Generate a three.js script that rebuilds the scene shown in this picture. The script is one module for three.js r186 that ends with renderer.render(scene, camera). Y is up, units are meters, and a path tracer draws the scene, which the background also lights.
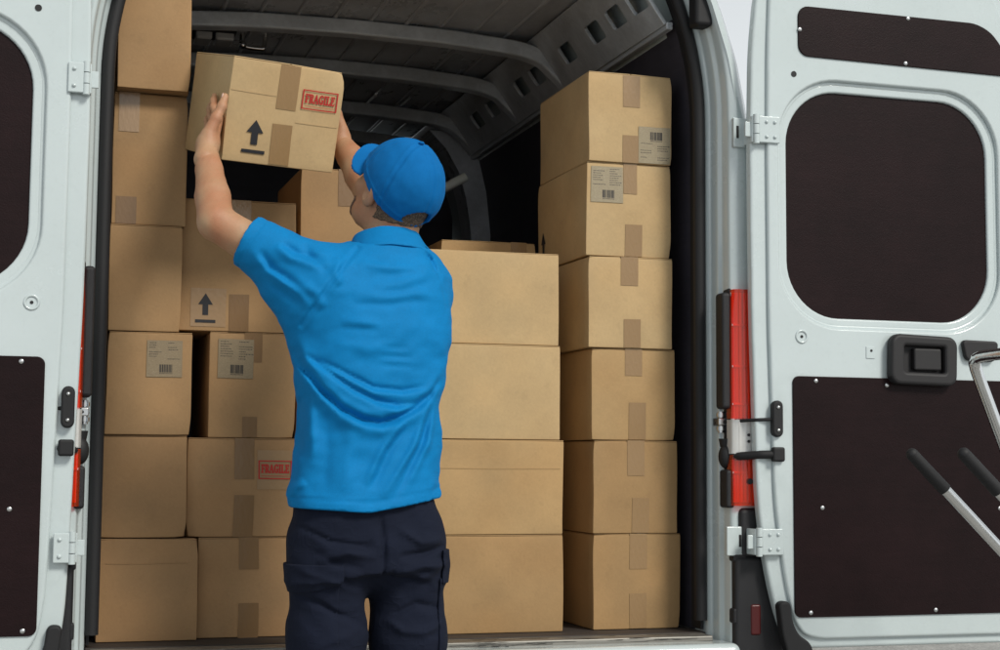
import * as THREE from 'three';
import { mergeGeometries } from 'three/addons/utils/BufferGeometryUtils.js';
import { RoundedBoxGeometry } from 'three/addons/geometries/RoundedBoxGeometry.js';
import { ImprovedNoise } from 'three/addons/math/ImprovedNoise.js';

// ------------------------------------------------------------------ camera, sky, sun, exposure
const scene = new THREE.Scene();
const camera = new THREE.PerspectiveCamera(23.48, 1024 / 666, 0.05, 400);
camera.position.set(-0.960, 1.043, 3.882);
camera.up.set(-0.03248, 0.99609, 0.08212);
camera.lookAt(-0.960 + 0.29007, 1.043 + 0.08803, 3.882 - 0.95295);

const renderer = new THREE.WebGLRenderer({ antialias: true });
renderer.toneMapping = THREE.LinearToneMapping;
renderer.toneMappingExposure = 0.78;
renderer.shadowMap.enabled = true;

const sunDir = new THREE.Vector3(0.33, 0.70, 0.635).normalize();
{
  // thin bright haze: palest near the horizon, a soft glow round the veiled sun
  const W = 256, H = 128, d = new Float32Array(W * H * 4), v = new THREE.Vector3();
  for (let j = 0; j < H; j++) for (let i = 0; i < W; i++) {
    const phi = ((j + 0.5) / H - 0.5) * Math.PI, lam = ((i + 0.5) / W - 0.5) * 2 * Math.PI;
    v.set(Math.cos(phi) * Math.cos(lam), Math.sin(phi), Math.cos(phi) * Math.sin(lam));
    const e = Math.max(0, v.y), L = 0.38 + 0.95 * Math.pow(1 - e, 1.4) + 0.3 * Math.pow(Math.max(0, v.dot(sunDir)), 6);
    const k = (j * W + i) * 4;
    d[k] = L * 0.95; d[k + 1] = L * 1.0; d[k + 2] = L * 1.03; d[k + 3] = 1;
  }
  const t = new THREE.DataTexture(d, W, H, THREE.RGBAFormat, THREE.FloatType);
  t.mapping = THREE.EquirectangularReflectionMapping; t.magFilter = THREE.LinearFilter; t.minFilter = THREE.LinearFilter; t.needsUpdate = true;
  scene.background = t; scene.environment = t;
}
const sun = new THREE.DirectionalLight(new THREE.Color().setRGB(1, 0.955, 0.87), 3.3);
sun.position.copy(sunDir).multiplyScalar(12); sun.target.position.set(0, 1, 0);
sun.castShadow = true; sun.shadow.radius = 30;
Object.assign(sun.shadow.camera, { left: -4, right: 4, top: 4, bottom: -4, near: 1, far: 30 });
sun.shadow.mapSize.set(2048, 2048);
scene.add(sun, sun.target);

// ------------------------------------------------------------------ helpers
let seed = 12345;
const rnd = () => { seed = (seed * 1664525 + 1013904223) >>> 0; return seed / 4294967296; };
const rr = (a, b) => a + (b - a) * rnd();
const perlin = new ImprovedNoise();
const N3 = (x, y, z) => perlin.noise(x + 31.7, y + 17.3, z + 53.1);
const V = (x, y, z) => new THREE.Vector3(x, y, z);
const lerp = (a, b, t) => a + (b - a) * t, clamp = (x, a, b) => Math.min(b, Math.max(a, x));
const sstep = (a, b, x) => { const t = clamp((x - a) / (b - a), 0, 1); return t * t * (3 - 2 * t); };

const taken = {};
function numbered(n) { taken[n] = (taken[n] ?? -1) + 1; return taken[n] ? `${n}_${String(taken[n]).padStart(3, '0')}` : n; }
function thing(name, label, category, pos = [0, 0, 0], group) {
  const o = new THREE.Group(); o.name = numbered(name); o.position.set(...pos); scene.add(o);
  o.userData = { label, category }; if (group) o.userData.group = group;
  return o;
}
function part(name, geo, mat, parent, label) {
  const g = Array.isArray(geo) ? (geo.length > 1 ? merge(geo) : geo[0]) : geo;
  const m = new THREE.Mesh(g, mat); m.name = name; m.castShadow = m.receiveShadow = true; parent.add(m);
  if (label) m.userData.label = label;
  return m;
}
function merge(list) {
  const a = list.map(g => { const q = g.index ? g.toNonIndexed() : g.clone(); for (const k of Object.keys(q.attributes)) if (!['position', 'normal', 'uv'].includes(k)) q.deleteAttribute(k); return q; });
  return mergeGeometries(a);
}
function uvBy(g, s = 1) {           // box-projected uv in metres
  const p = g.attributes.position, n = g.attributes.normal, uv = new Float32Array(p.count * 2);
  for (let i = 0; i < p.count; i++) {
    const ax = Math.abs(n.getX(i)), ay = Math.abs(n.getY(i)), az = Math.abs(n.getZ(i));
    let u, v; if (az >= ax && az >= ay) { u = p.getX(i); v = p.getY(i); } else if (ax >= ay) { u = p.getZ(i); v = p.getY(i); } else { u = p.getX(i); v = p.getZ(i); }
    uv[2 * i] = u * s; uv[2 * i + 1] = v * s;
  }
  g.setAttribute('uv', new THREE.BufferAttribute(uv, 2)); return g;
}
function bx(x0, x1, y0, y1, z0, z1, r = 0.003, seg = 2) {
  const g = new RoundedBoxGeometry(Math.abs(x1 - x0), Math.abs(y1 - y0), Math.abs(z1 - z0), seg, Math.min(r, Math.abs(x1 - x0) / 2.1, Math.abs(y1 - y0) / 2.1, Math.abs(z1 - z0) / 2.1));
  g.translate((x0 + x1) / 2, (y0 + y1) / 2, (z0 + z1) / 2); return g;
}
function cyl(r0, r1, a, b, seg = 20) {          // cylinder from point a to point b
  const va = V(...a), vb = V(...b), d = vb.clone().sub(va), L = d.length();
  const g = new THREE.CylinderGeometry(r1, r0, L, seg);
  g.applyQuaternion(new THREE.Quaternion().setFromUnitVectors(V(0, 1, 0), d.normalize()));
  g.translate((a[0] + b[0]) / 2, (a[1] + b[1]) / 2, (a[2] + b[2]) / 2); return g;
}
function tube(pts, r, seg = 40, tension = 0.2, closed = false) {
  return new THREE.TubeGeometry(new THREE.CatmullRomCurve3(pts.map(p => V(...p)), closed, 'catmullrom', tension), seg, r, 12, closed);
}
function shapeOf(pts, radius = 0) {             // polygon with rounded corners; radius number or per-point array
  const s = new THREE.Shape(), n = pts.length;
  for (let i = 0; i < n; i++) {
    const p = pts[i], a = pts[(i + n - 1) % n], b = pts[(i + 1) % n], r = Array.isArray(radius) ? radius[i] : radius;
    const da = Math.hypot(a[0] - p[0], a[1] - p[1]), db = Math.hypot(b[0] - p[0], b[1] - p[1]);
    const ra = Math.min(r, da * 0.49) / da, rb = Math.min(r, db * 0.49) / db;
    const A = [p[0] + (a[0] - p[0]) * ra, p[1] + (a[1] - p[1]) * ra], B = [p[0] + (b[0] - p[0]) * rb, p[1] + (b[1] - p[1]) * rb];
    if (i) s.lineTo(...A); else s.moveTo(...A);
    if (r > 0) s.bezierCurveTo(lerp(A[0], p[0], 0.55), lerp(A[1], p[1], 0.55), lerp(B[0], p[0], 0.55), lerp(B[1], p[1], 0.55), ...B);
  }
  s.closePath(); return s;
}
function extr(shape, z0, z1, bev = 0.003, seg = 3, curve = 10) {   // extrude along z between z0 and z1 with rounded edges inside the outline
  const g = new THREE.ExtrudeGeometry(shape, { depth: z1 - z0 - 2 * bev, bevelEnabled: bev > 0, bevelThickness: bev, bevelSize: bev, bevelOffset: -bev, bevelSegments: seg, curveSegments: curve });
  g.translate(0, 0, z0 + bev); return g;
}
function loft(rings, caps = true) {             // rings: arrays of [x,y,z], closed loops with equal counts
  const n = rings[0].length, pos = [], idx = [];
  for (const r of rings) for (const p of r) pos.push(...p);
  for (let j = 0; j < rings.length - 1; j++) for (let i = 0; i < n; i++) {
    const a = j * n + i, b = j * n + (i + 1) % n; idx.push(a, b, a + n, b, b + n, a + n);
  }
  let g = new THREE.BufferGeometry(); g.setAttribute('position', new THREE.Float32BufferAttribute(pos, 3)); g.setIndex(idx);
  g = g.toNonIndexed();
  // creased normals by hand: average over near-parallel faces
  g.computeVertexNormals(); g = creased(g, 0.75);
  if (caps) {
    const out = [g];
    for (const [r, flip] of [[rings[0], 1], [rings[rings.length - 1], 0]]) {
      const f = THREE.ShapeUtils.triangulateShape(r.map(p => new THREE.Vector2(p[0], p[2])), []), q = [];
      for (const t of f) for (const i of (flip ? [t[0], t[1], t[2]] : [t[0], t[2], t[1]])) q.push(...r[i]);
      const c = new THREE.BufferGeometry(); c.setAttribute('position', new THREE.Float32BufferAttribute(q, 3)); c.computeVertexNormals(); out.push(c);
    }
    return uvBy(mergeGeometries(out));
  }
  return uvBy(g);
}
const flat = g => g.index ? g.toNonIndexed() : g;
function creased(g, ang) {
  const p = g.attributes.position, nf = p.count / 3, fn = [], map = new Map();
  const a = V(), b = V(), c = V();
  for (let f = 0; f < nf; f++) {
    a.fromBufferAttribute(p, 3 * f); b.fromBufferAttribute(p, 3 * f + 1); c.fromBufferAttribute(p, 3 * f + 2);
    fn.push(b.clone().sub(a).cross(c.clone().sub(a)));
    for (let k = 0; k < 3; k++) { const i = 3 * f + k, key = `${Math.round(p.getX(i) * 1e5)},${Math.round(p.getY(i) * 1e5)},${Math.round(p.getZ(i) * 1e5)}`; (map.get(key) || map.set(key, []).get(key)).push(i); }
  }
  const un = fn.map(v => v.clone().normalize()), nrm = new Float32Array(p.count * 3), ct = Math.cos(ang);
  for (const list of map.values()) for (const i of list) {
    const s = V(); for (const j of list) if (un[(i / 3) | 0].dot(un[(j / 3) | 0]) > ct) s.add(fn[(j / 3) | 0]);
    s.normalize(); nrm.set([s.x, s.y, s.z], 3 * i);
  }
  g.setAttribute('normal', new THREE.BufferAttribute(nrm, 3)); return g;
}
function dataTex(size, fn, srgb = true) {
  const d = new Uint8Array(size * size * 4);
  for (let j = 0; j < size; j++) for (let i = 0; i < size; i++) {
    const c = fn(i / size, j / size), k = (j * size + i) * 4, v = Array.isArray(c) ? c : [c, c, c];
    for (let q = 0; q < 3; q++) d[k + q] = clamp(v[q], 0, 1) * 255; d[k + 3] = 255;
  }
  const t = new THREE.DataTexture(d, size, size); t.wrapS = t.wrapT = THREE.RepeatWrapping; t.magFilter = THREE.LinearFilter; t.minFilter = THREE.LinearMipmapLinearFilter; t.generateMipmaps = true;
  if (srgb) t.colorSpace = THREE.SRGBColorSpace; t.needsUpdate = true; return t;
}
// tileable fractal value noise
function tileNoise(cells, s) {
  const g = []; let q = s; const r = () => { q = (q * 1664525 + 1013904223) >>> 0; return q / 4294967296; };
  for (let i = 0; i < cells * cells; i++) g.push(r());
  return (u, v) => {
    const x = ((u % 1 + 1) % 1) * cells, y = ((v % 1 + 1) % 1) * cells, i = Math.floor(x), j = Math.floor(y), fx = x - i, fy = y - j;
    const a = fx * fx * (3 - 2 * fx), b = fy * fy * (3 - 2 * fy), at = (m, n) => g[(n % cells) * cells + m % cells];
    return lerp(lerp(at(i, j), at(i + 1, j), a), lerp(at(i, j + 1), at(i + 1, j + 1), a), b);
  };
}
const nA = tileNoise(6, 11), nB = tileNoise(23, 12), nC = tileNoise(90, 13), nD = tileNoise(256, 14);
const fbm = (u, v) => 0.45 * nA(u, v) + 0.28 * nB(u, v) + 0.17 * nC(u, v) + 0.1 * nD(u, v);
const rgb = (r, g, b) => new THREE.Color().setRGB(r, g, b);
const std = o => new THREE.MeshStandardMaterial(o), phy = o => new THREE.MeshPhysicalMaterial(o);
function rep(t, x, y = x) { const c = t.clone(); c.repeat.set(x, y); c.needsUpdate = true; return c; }

// ------------------------------------------------------------------ materials
const cardMap = dataTex(512, (u, v) => {
  const fl = 0.5 + 0.5 * Math.sin(u * Math.PI * 2 * 100), n = fbm(u, v), sp = nD(u * 1.0, v * 1.0);
  const b = 0.95 + 0.07 * (nA(u, v) - 0.5) + 0.02 * (nB(v, u) - 0.5) + 0.02 * (nC(u, v) - 0.5) + 0.025 * (sp - 0.5) - (nB(u, v) > 0.8 && nC(v, u) > 0.55 ? 0.016 : 0);
  const w = (nA(v, u) - 0.5) * 0.02;
  return [b + w, b, b - w * 1.2];
});
const cardBump = dataTex(512, (u, v) => 0.5 + 0.3 * (nC(u, v) - 0.5) + 0.5 * (nA(u, v) - 0.5), false);
const cardMap2 = rep(cardMap, 2), cardBump2 = rep(cardBump, 2);
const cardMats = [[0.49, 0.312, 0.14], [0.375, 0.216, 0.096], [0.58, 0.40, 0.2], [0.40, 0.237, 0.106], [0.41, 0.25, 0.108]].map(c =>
  std({ color: rgb(...c), map: cardMap2, bumpMap: cardBump2, bumpScale: 0.0004, roughness: 0.78 }));  // same board; browner tones have shade of left columns and lower boxes mixed in
const tapeBump = rep(dataTex(256, (u, v) => 0.5 + 0.5 * (nA(u, v) - 0.5), false), 1.9);
const tapeMat = phy({ color: rgb(0.30, 0.183, 0.08), roughness: 0.34, bumpMap: tapeBump, bumpScale: 0.0006, clearcoat: 0.25, clearcoatRoughness: 0.25 });
const shadedTapeMat = phy({ color: rgb(0.215, 0.122, 0.052), roughness: 0.34, bumpMap: tapeBump, bumpScale: 0.0006, clearcoat: 0.25, clearcoatRoughness: 0.25 });  // same tape, darkened to go with the shade put into the left boxes
const paleTapeMat = phy({ color: rgb(0.335, 0.215, 0.115), roughness: 0.28, bumpMap: tapeBump, bumpScale: 0.0009, clearcoat: 0.4, clearcoatRoughness: 0.2 });
const inkMat = std({ color: rgb(0.012, 0.012, 0.016), roughness: 0.6 });

const paintDirt = dataTex(512, (u, v) => { const n = fbm(u, v), s = nC(u * 1, v * 1) > 0.86 ? 0.03 : 0; return [0.965 - 0.03 * n - s * 0.25, 0.968 - 0.028 * n - s * 0.25, 0.962 - 0.03 * n - s * 0.25]; });
const paintRough = dataTex(256, (u, v) => 0.75 + 0.4 * (fbm(u, v) - 0.5), false);
const paint = phy({ color: rgb(0.61, 0.685, 0.705), map: rep(paintDirt, 1.3), roughness: 0.34, roughnessMap: paintRough, clearcoat: 0.9, clearcoatRoughness: 0.08 });
const rubber = std({ color: rgb(0.0075, 0.0075, 0.009), roughness: 0.66 });
const plastic = std({ color: rgb(0.012, 0.012, 0.0145), roughness: 0.5, bumpMap: rep(dataTex(256, (u, v) => nD(u, v), false), 8), bumpScale: 0.0003 });
const greyPlastic = std({ color: rgb(0.014, 0.013, 0.0145), roughness: 0.6 });
const panelMap = dataTex(512, (u, v) => { const g = nB(u * 0.5, v * 6), n = fbm(u, v); const b = 0.74 + 0.22 * (n - 0.5) + 0.05 * (g - 0.5); return [b, b * 0.99, b]; });
const panelMat = phy({ color: rgb(0.025, 0.0105, 0.0115), map: panelMap, roughness: 0.42, bumpMap: rep(dataTex(256, (u, v) => nD(u, v) * 0.6 + nC(u, v) * 0.4, false), 5), bumpScale: 0.0004, specularIntensity: 0.28 });
const darkWall = std({ color: rgb(0.085, 0.078, 0.1), map: panelMap, roughness: 0.62 });
const roofMap = dataTex(512, (u, v) => { const n = fbm(u, v); return 0.82 + 0.3 * (n - 0.5); });
const roofMat = phy({ color: rgb(0.72, 0.75, 0.80), map: roofMap, roughness: 0.4, roughnessMap: paintRough });
const ribMat = phy({ color: rgb(0.78, 0.83, 0.88), map: roofMap, roughness: 0.32, clearcoat: 0.6, clearcoatRoughness: 0.25 });
const floorMat = std({ color: rgb(0.07, 0.055, 0.045), map: panelMap, roughness: 0.7 });
const steel = std({ color: rgb(0.62, 0.63, 0.63), metalness: 1, roughness: 0.3 });
const chrome = std({ color: rgb(0.72, 0.73, 0.73), metalness: 1, roughness: 0.16 });
const scuffMat = std({ color: rgb(0.5, 0.5, 0.48), metalness: 0.6, roughness: 0.5, map: dataTex(512, (u, v) => { const n = fbm(u, v); const s = nB(u, v * 0.3) > 0.6 && nC(u, v) > 0.45; const b = s ? 0.22 : 0.75 + 0.3 * (n - 0.5); return [b, b * 0.98, b * 0.95]; }) });
const redLens = phy({ color: rgb(0.95, 0.085, 0.012), roughness: 0.08, transmission: 0.75, thickness: 0, clearcoat: 0.5, clearcoatRoughness: 0.05 });
const whiteLens = phy({ color: rgb(0.9, 0.9, 0.88), roughness: 0.12, transmission: 0.5, thickness: 0, clearcoat: 1 });
const lampReflector = std({ color: rgb(0.88, 0.88, 0.87), roughness: 0.3, metalness: 0.3 });
const asphaltMap = dataTex(512, (u, v) => { const n = fbm(u, v), d = nD(u, v); const b = 0.7 + 0.22 * (n - 0.5) + 0.2 * (d - 0.5); return [b, b, b * 0.99]; });

// ------------------------------------------------------------------ ground
{
  const g = new THREE.PlaneGeometry(160, 160); g.rotateX(-Math.PI / 2);
  const m = new THREE.Mesh(g, std({ color: rgb(0.72, 0.71, 0.69), map: rep(asphaltMap, 90), bumpMap: rep(asphaltMap, 90), bumpScale: 0.006, roughness: 0.92 }));
  m.name = 'ground'; m.receiveShadow = true; m.userData = { kind: 'structure', label: 'grey concrete yard the van stands on' }; scene.add(m);
}

// ------------------------------------------------------------------ van
const van = thing('delivery_van', 'white cargo van with both rear doors swung open, loaded with boxes', 'van');
const FLOOR = 0.60;
const innerShift = y => y > 1.98 ? -(0.9 - Math.sqrt(0.81 - Math.min(0.62, y - 1.98) ** 2)) : 0;
const outerKeys = [[0.3, 0.0], [1.2, 0], [1.8, -0.03], [2.14, -0.095], [2.29, -0.145], [2.42, -0.21], [2.5, -0.27]];
function outerShift(y) { for (let i = 1; i < outerKeys.length; i++) if (y <= outerKeys[i][0]) { const [a, b] = [outerKeys[i - 1], outerKeys[i]]; return lerp(a[1], b[1], (y - a[0]) / (b[0] - a[0])); } return -0.27; }
const ys = []; for (let y = 0.42; y < 1.9; y += 0.185) ys.push(y); for (let y = 1.95; y <= 2.461; y += 0.03) ys.push(y);
const pillarProfile = [[0.802, -0.07], [0.802, -0.002], [0.805, 0.01], [0.812, 0.016], [0.815, 0.022], [0.816, 0.048], [0.820, 0.054], [0.826, 0.058], [0.829, 0.064], [0.830, 0.086], [0.836, 0.096], [0.85, 0.101], [0.915, 0.102], [0.945, 0.09], [0.968, 0.06], [0.982, 0.0], [0.985, -0.14], [0.87, -0.14], [0.87, -0.07]];
function pillar(s) {
  const rings = ys.map(y => { const r = pillarProfile.map(([x, z]) => { const k = sstep(0.85, 0.93, x); return [s * (x + lerp(innerShift(y), outerShift(y), k)), y, z]; }); return s > 0 ? r.reverse() : r; });
  return loft(rings);
}
for (const s of [1, -1]) part('rear_pillar', pillar(s), paint, van);
// side walls (outer skin), roof and front closure
for (const s of [1, -1]) {
  const yk = [0.30, 0.7, 1.2, 1.8, 2.0, 2.14, 2.29, 2.42, 2.5];
  const rings = yk.map(y => { const xo = 0.985 + outerShift(y), xi = Math.max(0.62, xo - 0.1); const r = [[s * xi, y, -0.142], [s * xo, y, -0.142], [s * xo, y, -3.0], [s * xi, y, -3.0]]; return s > 0 ? r : r.reverse(); });
  part('side_wall', loft(rings), paint, van);
}
part('roof', [bx(-0.72, 0.72, 2.502, 2.53, -3.0, 0.06, 0.01), bx(-0.69, 0.69, 2.425, 2.5, -0.07, 0.06, 0.012)], paint, van);
part('bulkhead', bx(-0.8, 0.8, 0.6, 2.42, -2.66, -2.62, 0.003), darkWall, van);
part('load_floor', bx(-0.80, 0.80, 0.565, 0.599, -2.62, 0.0, 0.002), floorMat, van);
// cab in front (never in view, closes the vehicle)
{
  const s = shapeOf([[3.0, 0.35], [3.0, 2.42], [3.25, 2.4], [3.75, 2.0], [4.25, 1.25], [4.85, 1.05], [4.95, 0.75], [4.95, 0.35]], 0.1);
  const g = extr(s, -0.76, 0.76, 0.04); g.rotateY(Math.PI / 2); part('cab', g, paint, van);
}
for (const [z, s] of [[-1.0, 1], [-1.0, -1], [-4.1, 1], [-4.1, -1]]) {
  const w = part('wheel', new THREE.TorusGeometry(0.25, 0.085, 14, 36).rotateY(Math.PI / 2).scale(1.15, 1, 1), rubber, van); w.position.set(s * 0.86, 0.335, z);
  part('rim', cyl(0.19, 0.19, [-0.05, 0, 0], [0.05, 0, 0], 28), steel, w);
}
part('axle', [cyl(0.05, 0.05, [-0.86, 0.335, -1], [0.86, 0.335, -1]), cyl(0.05, 0.05, [-0.86, 0.335, -4.1], [0.86, 0.335, -4.1]), bx(-0.7, 0.7, 0.33, 0.564, -2.9, -0.1, 0.01)], plastic, van);
// opening seal: fat black rubber bead round the rear opening
{
  const c = [];
  const side = y => 0.787 + innerShift(y);
  c.push([0.787, 0.63, 0.0]); for (const y of [0.8, 1.2, 1.6, 1.9, 2.05, 2.15, 2.23, 2.3, 2.345]) c.push([side(y), y, 0]);
  c.push([0.685, 2.385, 0], [0.6, 2.408, 0], [0.3, 2.412, 0]);
  const full = [...c, [0, 2.413, 0], ...c.slice().reverse().map(p => [-p[0], p[1], p[2]])];
  part('door_seal', tube(full, 0.0165, 220, 0.5), rubber, van);
  // flange behind the seal
  for (const s of [1, -1]) part('seal_flange', loft(ys.filter(y => y > 0.58 && y < 2.36).map(y => { const x = 0.7995 + innerShift(y); const r = [[s * (x - 0.001), y, -0.07], [s * (x - 0.008), y, -0.07], [s * (x - 0.008), y, -0.012], [s * (x - 0.001), y, -0.012]]; return s > 0 ? r : r.reverse(); })), rubber, van);
}
// dark ply lining on both side walls: a lower sheet and a leaning upper sheet
for (const s of [1, -1]) {
  const prof = [[0.803, 0.6], [0.803, 1.95], [0.785, 2.12], [0.745, 2.285]];
  part('wall_lining', loft(prof.map(([x, y]) => { const r = [[s * x, y, -0.075], [s * (x + 0.012), y, -0.075], [s * (x + 0.012), y, -2.05], [s * x, y, -2.05]]; return s > 0 ? r : r.reverse(); })), darkWall, van);
}
// roof structure: sheet with pressed swages, cross ribs, perforated side rails
{
  const rs = part('roof_sheet', bx(-0.66, 0.66, 2.445, 2.455, -2.62, -0.06, 0.002), roofMat, van);
  for (let i = 0; i < 10; i++) { const x = -0.52 + i * 0.116; part('swage', cyl(0.008, 0.008, [x, 2.446, -2.6], [x, 2.446, -0.08], 10), roofMat, rs); }
  const ribZ = [-0.9, -1.41, -2.0, -2.5];
  for (const z of ribZ) {
    const path = [[-0.735, 2.285], [-0.64, 2.368], [-0.55, 2.394], [-0.3, 2.411], [0, 2.416], [0.3, 2.411], [0.55, 2.394], [0.64, 2.368], [0.735, 2.285]];
    const curve = new THREE.CatmullRomCurve3(path.map(p => V(p[0], p[1], z)), false, 'catmullrom', 0.18);
    const sh = shapeOf([[-0.010, -0.024], [0.03, -0.03], [0.03, 0.03], [-0.010, 0.024]], 0.007);
    const g = new THREE.ExtrudeGeometry(sh, { steps: 60, extrudePath: curve, curveSegments: 4 });
    part('roof_rib', uvBy(creased(flat(g), 0.6)), ribMat, van);
  }
  for (const s of [1, -1]) {
    // plate in its own (z, across) plane, then laid on the slope from (0.60, 2.41) to (0.725, 2.27)
    const L = Math.hypot(0.12, 0.168), sh = shapeOf([[-2.6, 0], [-0.07, 0], [-0.07, L], [-2.6, L]], 0.004);
    for (const z of [-0.14, -0.3, -0.47, -0.72, -1.03, -1.2, -1.55, -1.75, -2.2]) sh.holes.push(shapeOf([[z - 0.052, 0.068], [z + 0.052, 0.068], [z + 0.052, 0.128], [z - 0.052, 0.128]].reverse(), 0.01));
    const g = extr(sh, 0, 0.012, 0.003, 2, 3), p = g.attributes.position;
    const ax = -0.12 / L, ay = 0.168 / L, nx = -0.168 / L, ny = -0.12 / L;
    for (let i = 0; i < p.count; i++) { const z = p.getX(i), t = p.getY(i), n = p.getZ(i); p.setXYZ(i, s * (0.725 + ax * t - nx * -n), 2.27 + ay * t + ny * n, z); }
    const gi = creased(s > 0 ? flat(g) : flip(flat(g)), 0.5);
    const rail = part('roof_rail', uvBy(gi), ribMat, van);
    part('rail_lip', bx(s * 0.722, s * 0.742, 2.252, 2.274, -2.6, -0.07, 0.004), ribMat, rail);
  }
  // two clear roof lamp fittings and wire clips near the left rail
  const lamp = part('roof_lamp', [bx(-0.465, -0.412, 2.402, 2.446, -1.22, -1.13, 0.008), bx(-0.402, -0.342, 2.402, 2.446, -1.22, -1.13, 0.008)], phy({ color: rgb(0.7, 0.72, 0.72), roughness: 0.12, clearcoat: 1 }), van);
  part('lamp_frame', [bx(-0.475, -0.335, 2.425, 2.447, -1.235, -1.115, 0.004)], plastic, lamp);
  part('roof_hook', [tube([[-0.31, 2.445, -1.18], [-0.31, 2.405, -1.18], [-0.29, 2.398, -1.18], [-0.24, 2.398, -1.18], [-0.235, 2.445, -1.18]], 0.008, 30), new THREE.SphereGeometry(0.014, 14, 10).translate(-0.31, 2.402, -1.17)], chrome, van);
  for (const [x, z] of [[0.283, -1.92], [0.417, -1.9]]) part('roof_clip', cyl(0.007, 0.007, [x, 2.438, z - 0.09], [x, 2.434, z + 0.09], 8), chrome, van);
}
function flip(g) { const p = g.attributes.position; for (let i = 0; i < p.count; i += 3) { const a = [p.getX(i), p.getY(i), p.getZ(i)]; p.setXYZ(i, p.getX(i + 1), p.getY(i + 1), p.getZ(i + 1)); p.setXYZ(i + 1, ...a); } return g; }
// cab-side pillar with its curved gusset, and a pale grab bar
for (const s of [1, -1]) {
  const rows = [[0.60, 2.36, 0.10], [0.665, 2.29, 0.09], [0.71, 2.2, 0.075], [0.735, 2.1, 0.065], [0.75, 2.0, 0.06], [0.752, 1.93, 0.05], [0.745, 1.88, 0.04], [0.75, 1.3, 0.035], [0.75, 0.6, 0.035]];
  part('front_pillar', loft(rows.slice().reverse().map(([x, y, w]) => { const r = [[s * (x - w * 0.5), y, -2.06], [s * 0.83, y, -2.06], [s * 0.83, y, -2.16], [s * (x - w * 0.5), y, -2.2]]; return s > 0 ? r.reverse() : r; })), roofMat, van);
}
part('grab_bar', [cyl(0.017, 0.017, [0.25, 1.905, -1.6], [0.572, 2.093, -1.6]), cyl(0.012, 0.012, [0.565, 2.088, -1.6], [0.53, 2.05, -2.62])], std({ color: rgb(0.84, 0.86, 0.78), roughness: 0.25 }), van);
// sill and bumper
const sill = part('sill', [bx(-0.84, 0.84, 0.5, 0.583, -0.02, 0.145, 0.022, 4)], paint, van);
part('tread_strip', bx(-0.79, 0.79, 0.578, 0.597, 0.002, 0.072, 0.004), scuffMat, sill);
{
  const b = [bx(-0.98, 0.98, 0.34, 0.5, -0.1, 0.185, 0.03, 4), bx(-0.9, 0.9, 0.46, 0.512, 0.0, 0.19, 0.02, 3)];
  for (const s of [1, -1]) b.push(bx(s * 0.834, s * 0.975, 0.44, 0.805, -0.1, 0.1165, 0.014, 3), bx(s * 0.85, s * 0.975, 0.80, 0.93, -0.1, 0.1165, 0.014, 3), bx(s * 0.83, s * 0.87, 0.79, 0.83, 0.05, 0.112, 0.006), bx(s * 0.83, s * 0.87, 0.63, 0.67, 0.05, 0.112, 0.006));
  const bp = part('bumper', b, plastic, van);
  for (const s of [1, -1]) part('reflector', bx(s * 0.876, s * 0.905, 0.60, 0.68, 0.10, 0.1205, 0.006), std({ color: rgb(0.08, 0.006, 0.006), roughness: 0.3 }), bp);
}
// tail lights
for (const s of [1, -1]) {
  const t = part('tail_light', [bx(s * 0.806, s * 0.832, 1.19, 1.50, 0.055, 0.104, 0.01, 3), bx(s * 0.816, s * 0.84, 0.93, 1.03, 0.055, 0.104, 0.008, 3), bx(s * 0.828, s * 0.96, 0.93, 1.515, 0.02, 0.096, 0.01, 3)], plastic, van);
  const lens = (y0, y1, m, n) => { const yy = []; for (let i = 0; i <= 8; i++) yy.push(lerp(y0, y1, i / 8)); part(n, loft(yy.map(y => { const k = sstep(1.42, 1.515, y) * 0.006; const r = [[0.826 + k, 0.085], [0.828 + k, 0.104], [0.837, 0.113], [0.843, 0.1145], [0.847, 0.1178], [0.853, 0.1168], [0.858, 0.1196], [0.864, 0.1184], [0.869, 0.1205], [0.876, 0.119], [0.882, 0.1208], [0.889, 0.1192], [0.895, 0.1208], [0.902, 0.1192], [0.91, 0.1202], [0.94, 0.112], [0.96, 0.095], [0.972, 0.06], [0.972, 0.02], [0.9, 0.02]].map(([x, z]) => [s * x, y, z]); return s > 0 ? r.reverse() : r; })), m, t); };
  lens(1.165, 1.508, redLens, 'lens'); lens(1.072, 1.162, whiteLens, 'reversing_lens'); lens(0.936, 1.069, redLens, 'lens');
  { const rf = []; for (let i = 0; i < 8; i++) { const x = 0.838 + i * 0.0115; rf.push(cyl(0.0062, 0.0062, [s * x, 0.945, 0.0985], [s * x, 1.50, 0.0985], 10)); } for (const y of [1.02, 1.2, 1.3, 1.41]) rf.push(bx(s * 0.832, s * 0.93, y, y + 0.006, 0.095, 0.109, 0.001)); part('reflector', rf, lampReflector, t); }
  for (const y of [1.105, 1.122]) part('lens_dot', cyl(0.004, 0.004, [s * 0.872, y, 0.112], [s * 0.872, y, 0.1225], 10), plastic, t);
  part('lens_dot', cyl(0.008, 0.008, [s * 0.875, 1.0, 0.112], [s * 0.875, 1.0, 0.1225], 12), plastic, t);
}
// black rubber buffer in the top corner of the opening
for (const s of [1, -1]) part('corner_buffer', bx(s * 0.742, s * 0.794, 2.225, 2.36, 0.03, 0.085, 0.012, 3), rubber, van);

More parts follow.
